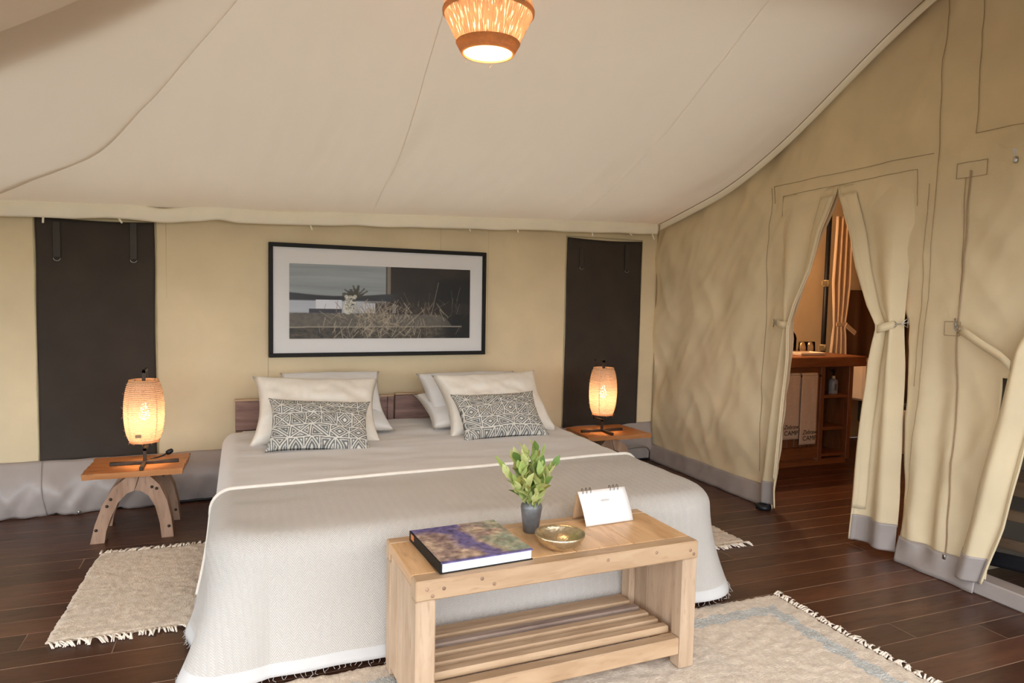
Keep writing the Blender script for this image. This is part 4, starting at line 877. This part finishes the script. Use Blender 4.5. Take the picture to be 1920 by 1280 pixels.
def vb(name, g_, m_=VANW, par=vn): return obj(name, xf(g_, (-4.1, -4.4, 0)), m_, par, smooth=False)
vb('countertop', box(3.3, 4.715, 4.06, 4.72, .805, .885, .006))
for x0, x1 in ((4.30, 4.345), (4.60, 4.645), (3.35, 3.40)): vb('post', box(x0, x1, 4.12, 4.17, .04, .805, .004), VANWZ)
for z in (.545, .285, .07): vb('shelf', box(4.30, 4.645, 4.13, 4.66, z, z+.025, .003))
vb('back_panel', box(4.30, 4.645, 4.64, 4.66, .07, .805, 0)); vb('side_panel', box(4.60, 4.64, 4.17, 4.66, .07, .805, 0), VANWZ); vb('side_panel', box(4.302, 4.34, 4.17, 4.66, .07, .805, 0), VANWZ)
vb('top_rail', box(3.40, 4.30, 4.125, 4.16, .70, .80, .004)); vb('bottom_rail', box(3.40, 4.30, 4.12, 4.16, .07, .16, .004)); vb('plinth', box(3.36, 4.63, 4.14, 4.66, .0, .05, .004))
vb('upright', box(4.20, 4.30, 4.125, 4.16, .16, .70, .004), VANWZ)
for i in range(11): vb('slat', box(3.42+.0715*i, 3.483+.0715*i, 4.135, 4.155, .16, .70, .004), VANWZ)
vb('towel_rail', tube([(3.75, 4.085, .735), (4.26, 4.085, .735)], .008, 8), IRON)
for x0, x1, z0, yo, lab in ((4.045, 4.205, .20, .0, 'cream lettered hand towel on the vanity rail nearer the shelves'), (3.86, 4.04, .245, .012, 'cream lettered hand towel on the vanity rail, half behind the flap')):
    tw = empty('hand_towel', ((x0+x1)/2, 4.072+yo, 0)); tag(tw, lab, 'towel'); hw = (x1-x0)/2
    def tf(u, t):
        z = .745-t*(.745-z0) if t >= 0 else .745+t*.3
        return (u*hw*(1+.04*t), (-.010+.004*nz(u*2, t*3, x0) if t > 0 else .024)-(.004 if t > 0 else 0), z)
    obj('cloth', join(grid(lambda u, t: tf(u, t), lin(-1, 1, 14), [0.001]+lin(.03, 1, 24)), grid(lambda u, a: (u*hw, .007+.0195*math.cos(a)*.9, .745+.014*math.sin(a)), lin(-1, 1, 14), lin(PI, 0, 8)), grid(lambda u, t: (u*hw, .0245, .745-t*.42), lin(-1, 1, 14), lin(0, 1, 8))), TOWEL, tw, solid=.004)
    text('lettering', 'CAMP', .052, tw, (.006, -.026, z0+.035), (PI/2, 0, 0), INK); text('lettering', 'Zebraw', .046, tw, (.004, -.026, z0+.085), (PI/2, 0, 0), INK, .35)
bt_ = empty('pump_bottle', (4.515, 4.20, .57)); tag(bt_, 'small grey pump bottle on the vanity shelf', 'bottle')
obj('body', lathe([(.0001, 0), (.034, 0), (.036, .004), (.036, .10), (.030, .118), (.014, .124), (.0001, .124)], 20), M('grey_bottle', (.30, .31, .33), .3), bt_); obj('collar', xf(lathe([(.015, 0), (.015, .022), (.0001, .022)], 14), (0, 0, .124)), M('pale_collar', (.6, .45, .3), .5), bt_); obj('pump', join(xf(lathe([(.006, 0), (.006, .03), (.012, .03), (.012, .048), (.0001, .048)], 12), (0, 0, .146)), box(-.03, .002, -.006, .006, .182, .192, .002)), BLACK, bt_)
obj('print_mark', box(-.022, .0, -.0372, -.036, .03, .085, 0), M('bottle_print', (.12, .13, .14), .5), bt_, smooth=False)
for x, lab in ((4.475, 'upturned glass tumbler on the vanity nearest the curtain'), (4.39, 'upturned glass tumbler on the vanity beside the carafe')):
    o = obj('tumbler', lathe([(.038, 0), (.040, .0), (.036, .05), (.034, .092), (.0001, .094), (.0001, .086), (.031, .084), (.034, .045), (.037, .0)], 20), GLS, loc=(x, 4.42, .890)); tag(o, lab, 'tumbler')
o = obj('carafe', lathe([(.0001, 0), (.05, 0), (.055, .01), (.055, .12), (.045, .15), (.022, .18), (.02, .21), (.028, .235), (.026, .235), (.018, .21), (.05, .12), (.05, .012), (.0001, .01)], 20), GLS, loc=(4.40, 4.58, .885)); tag(o, 'glass water carafe behind the tumblers on the vanity', 'carafe')
o = obj('tray', box(-.13, .13, -.09, .09, 0, .014, .005), CERAMIC, loc=(4.27, 4.27, .886), smooth=False); 
obj('rim', join(box(-.13, .13, -.092, -.082, .012, .022, .002), box(-.13, .13, .082, .092, .012, .022, .002), box(-.132, -.122, -.09, .09, .012, .022, .002), box(.122, .132, -.09, .09, .012, .022, .002)), CERAMIC, o, smooth=False); tag(o, 'pale ceramic tray at the front of the vanity top', 'tray')
cu = empty('tied_curtain', (5.14, 4.75, 0)); tag(cu, 'peach curtain gathered with a tie band behind the vanity', 'curtain')
def cur(u, z):
    hw = itp(z, [.7, 1.04, 1.10, 1.5, 2.0], [.115, .085, .075, .115, .10]); return (hw*u, .016*math.cos(u*PI*3.5)*itp(z, [1.0, 1.1, 1.3], [1, .6, 1]), z)
obj('cloth', grid(cur, lin(-1, 1, 60), lin(.7, 2.1, 40)), CURT, cu, solid=.003)
obj('tie_band', join(box(-.09, .05, -.052, -.044, 1.10, 1.135, .003), xf(box(-.075, .075, -.004, .004, -.022, .022, .003), (.085, -.055, 1.075), (0, .55, 0))), CURT, cu, smooth=False)
po_ = empty('tent_pole', (4.99, 4.78, 0)); tag(po_, 'black tent pole with canvas loops behind the peach curtain', 'pole')
obj('pole', tube([(0, 0, 0), (0, 0, 2.4)], .022, 12), BLACK, po_)
for z in (.90, 1.49): obj('loop', xf(lathe([(.023, -.03), (.028, -.03), (.028, .03), (.023, .03)], 14), (0, 0, z)), PIPING, po_)
for z in (.90, 1.49): obj('loop_tab', box(-.075, -.02, -.026, -.02, z-.022, z+.022, .001), PIPING, po_, smooth=False)
to = empty('toilet', (5.47, 4.66, 0)); tag(to, 'toilet with pale cistern at the back of the bathroom', 'toilet')
obj('cistern', box(-.19, .19, -.09, .09, .42, .77, .02), CERAMIC, to, smooth=False); obj('lid', box(-.20, .20, -.10, .10, .77, .80, .008), CERAMIC, to, smooth=False); obj('button', xf(lathe([(.022, 0), (.022, .008), (.0001, .010)], 14), (.08, 0, .80)), STEEL, to)
obj('bowl', xf(lathe([(.10, 0), (.11, .05), (.10, .15), (.15, .28), (.19, .38), (.19, .405), (.15, .40), (.06, .22)], 28), (0, -.33, 0), sc=(1, 1.25, 1)), CERAMIC, to); obj('seat', xf(lathe([(.12, .405), (.195, .405), (.2, .425), (.12, .425), (.12, .405)], 28), (0, -.33, 0), sc=(1, 1.25, 1)), BLACK, to); obj('neck', box(-.09, .09, -.14, .06, .2, .42, .02), BLACK, to, smooth=False)
point_light('vanity_lamp_light', (3.75, 4.5, 1.75), 38, (1.0, .60, .31), .06)

# ---------------------------------------------------------------- groups of alike things
for pre, grp in (('white_pillow', 'white pillows at the headboard'), ('cream_pillow', 'cream pillows on the bed'), ('patterned_cushion', 'geometric cushions on the bed'),
                 ('nightstand', 'nightstands beside the bed'), ('table_lamp', 'woven table lamps'), ('wool_rug', 'cream wool rugs'), ('door_flap', 'canvas door flaps'),
                 ('hand_towel', 'lettered hand towels'), ('tumbler', 'glass tumblers on the vanity')):
    for o in COL.objects:
        if o.parent is None and o.name.split('.')[0] == pre: o['group'] = grp
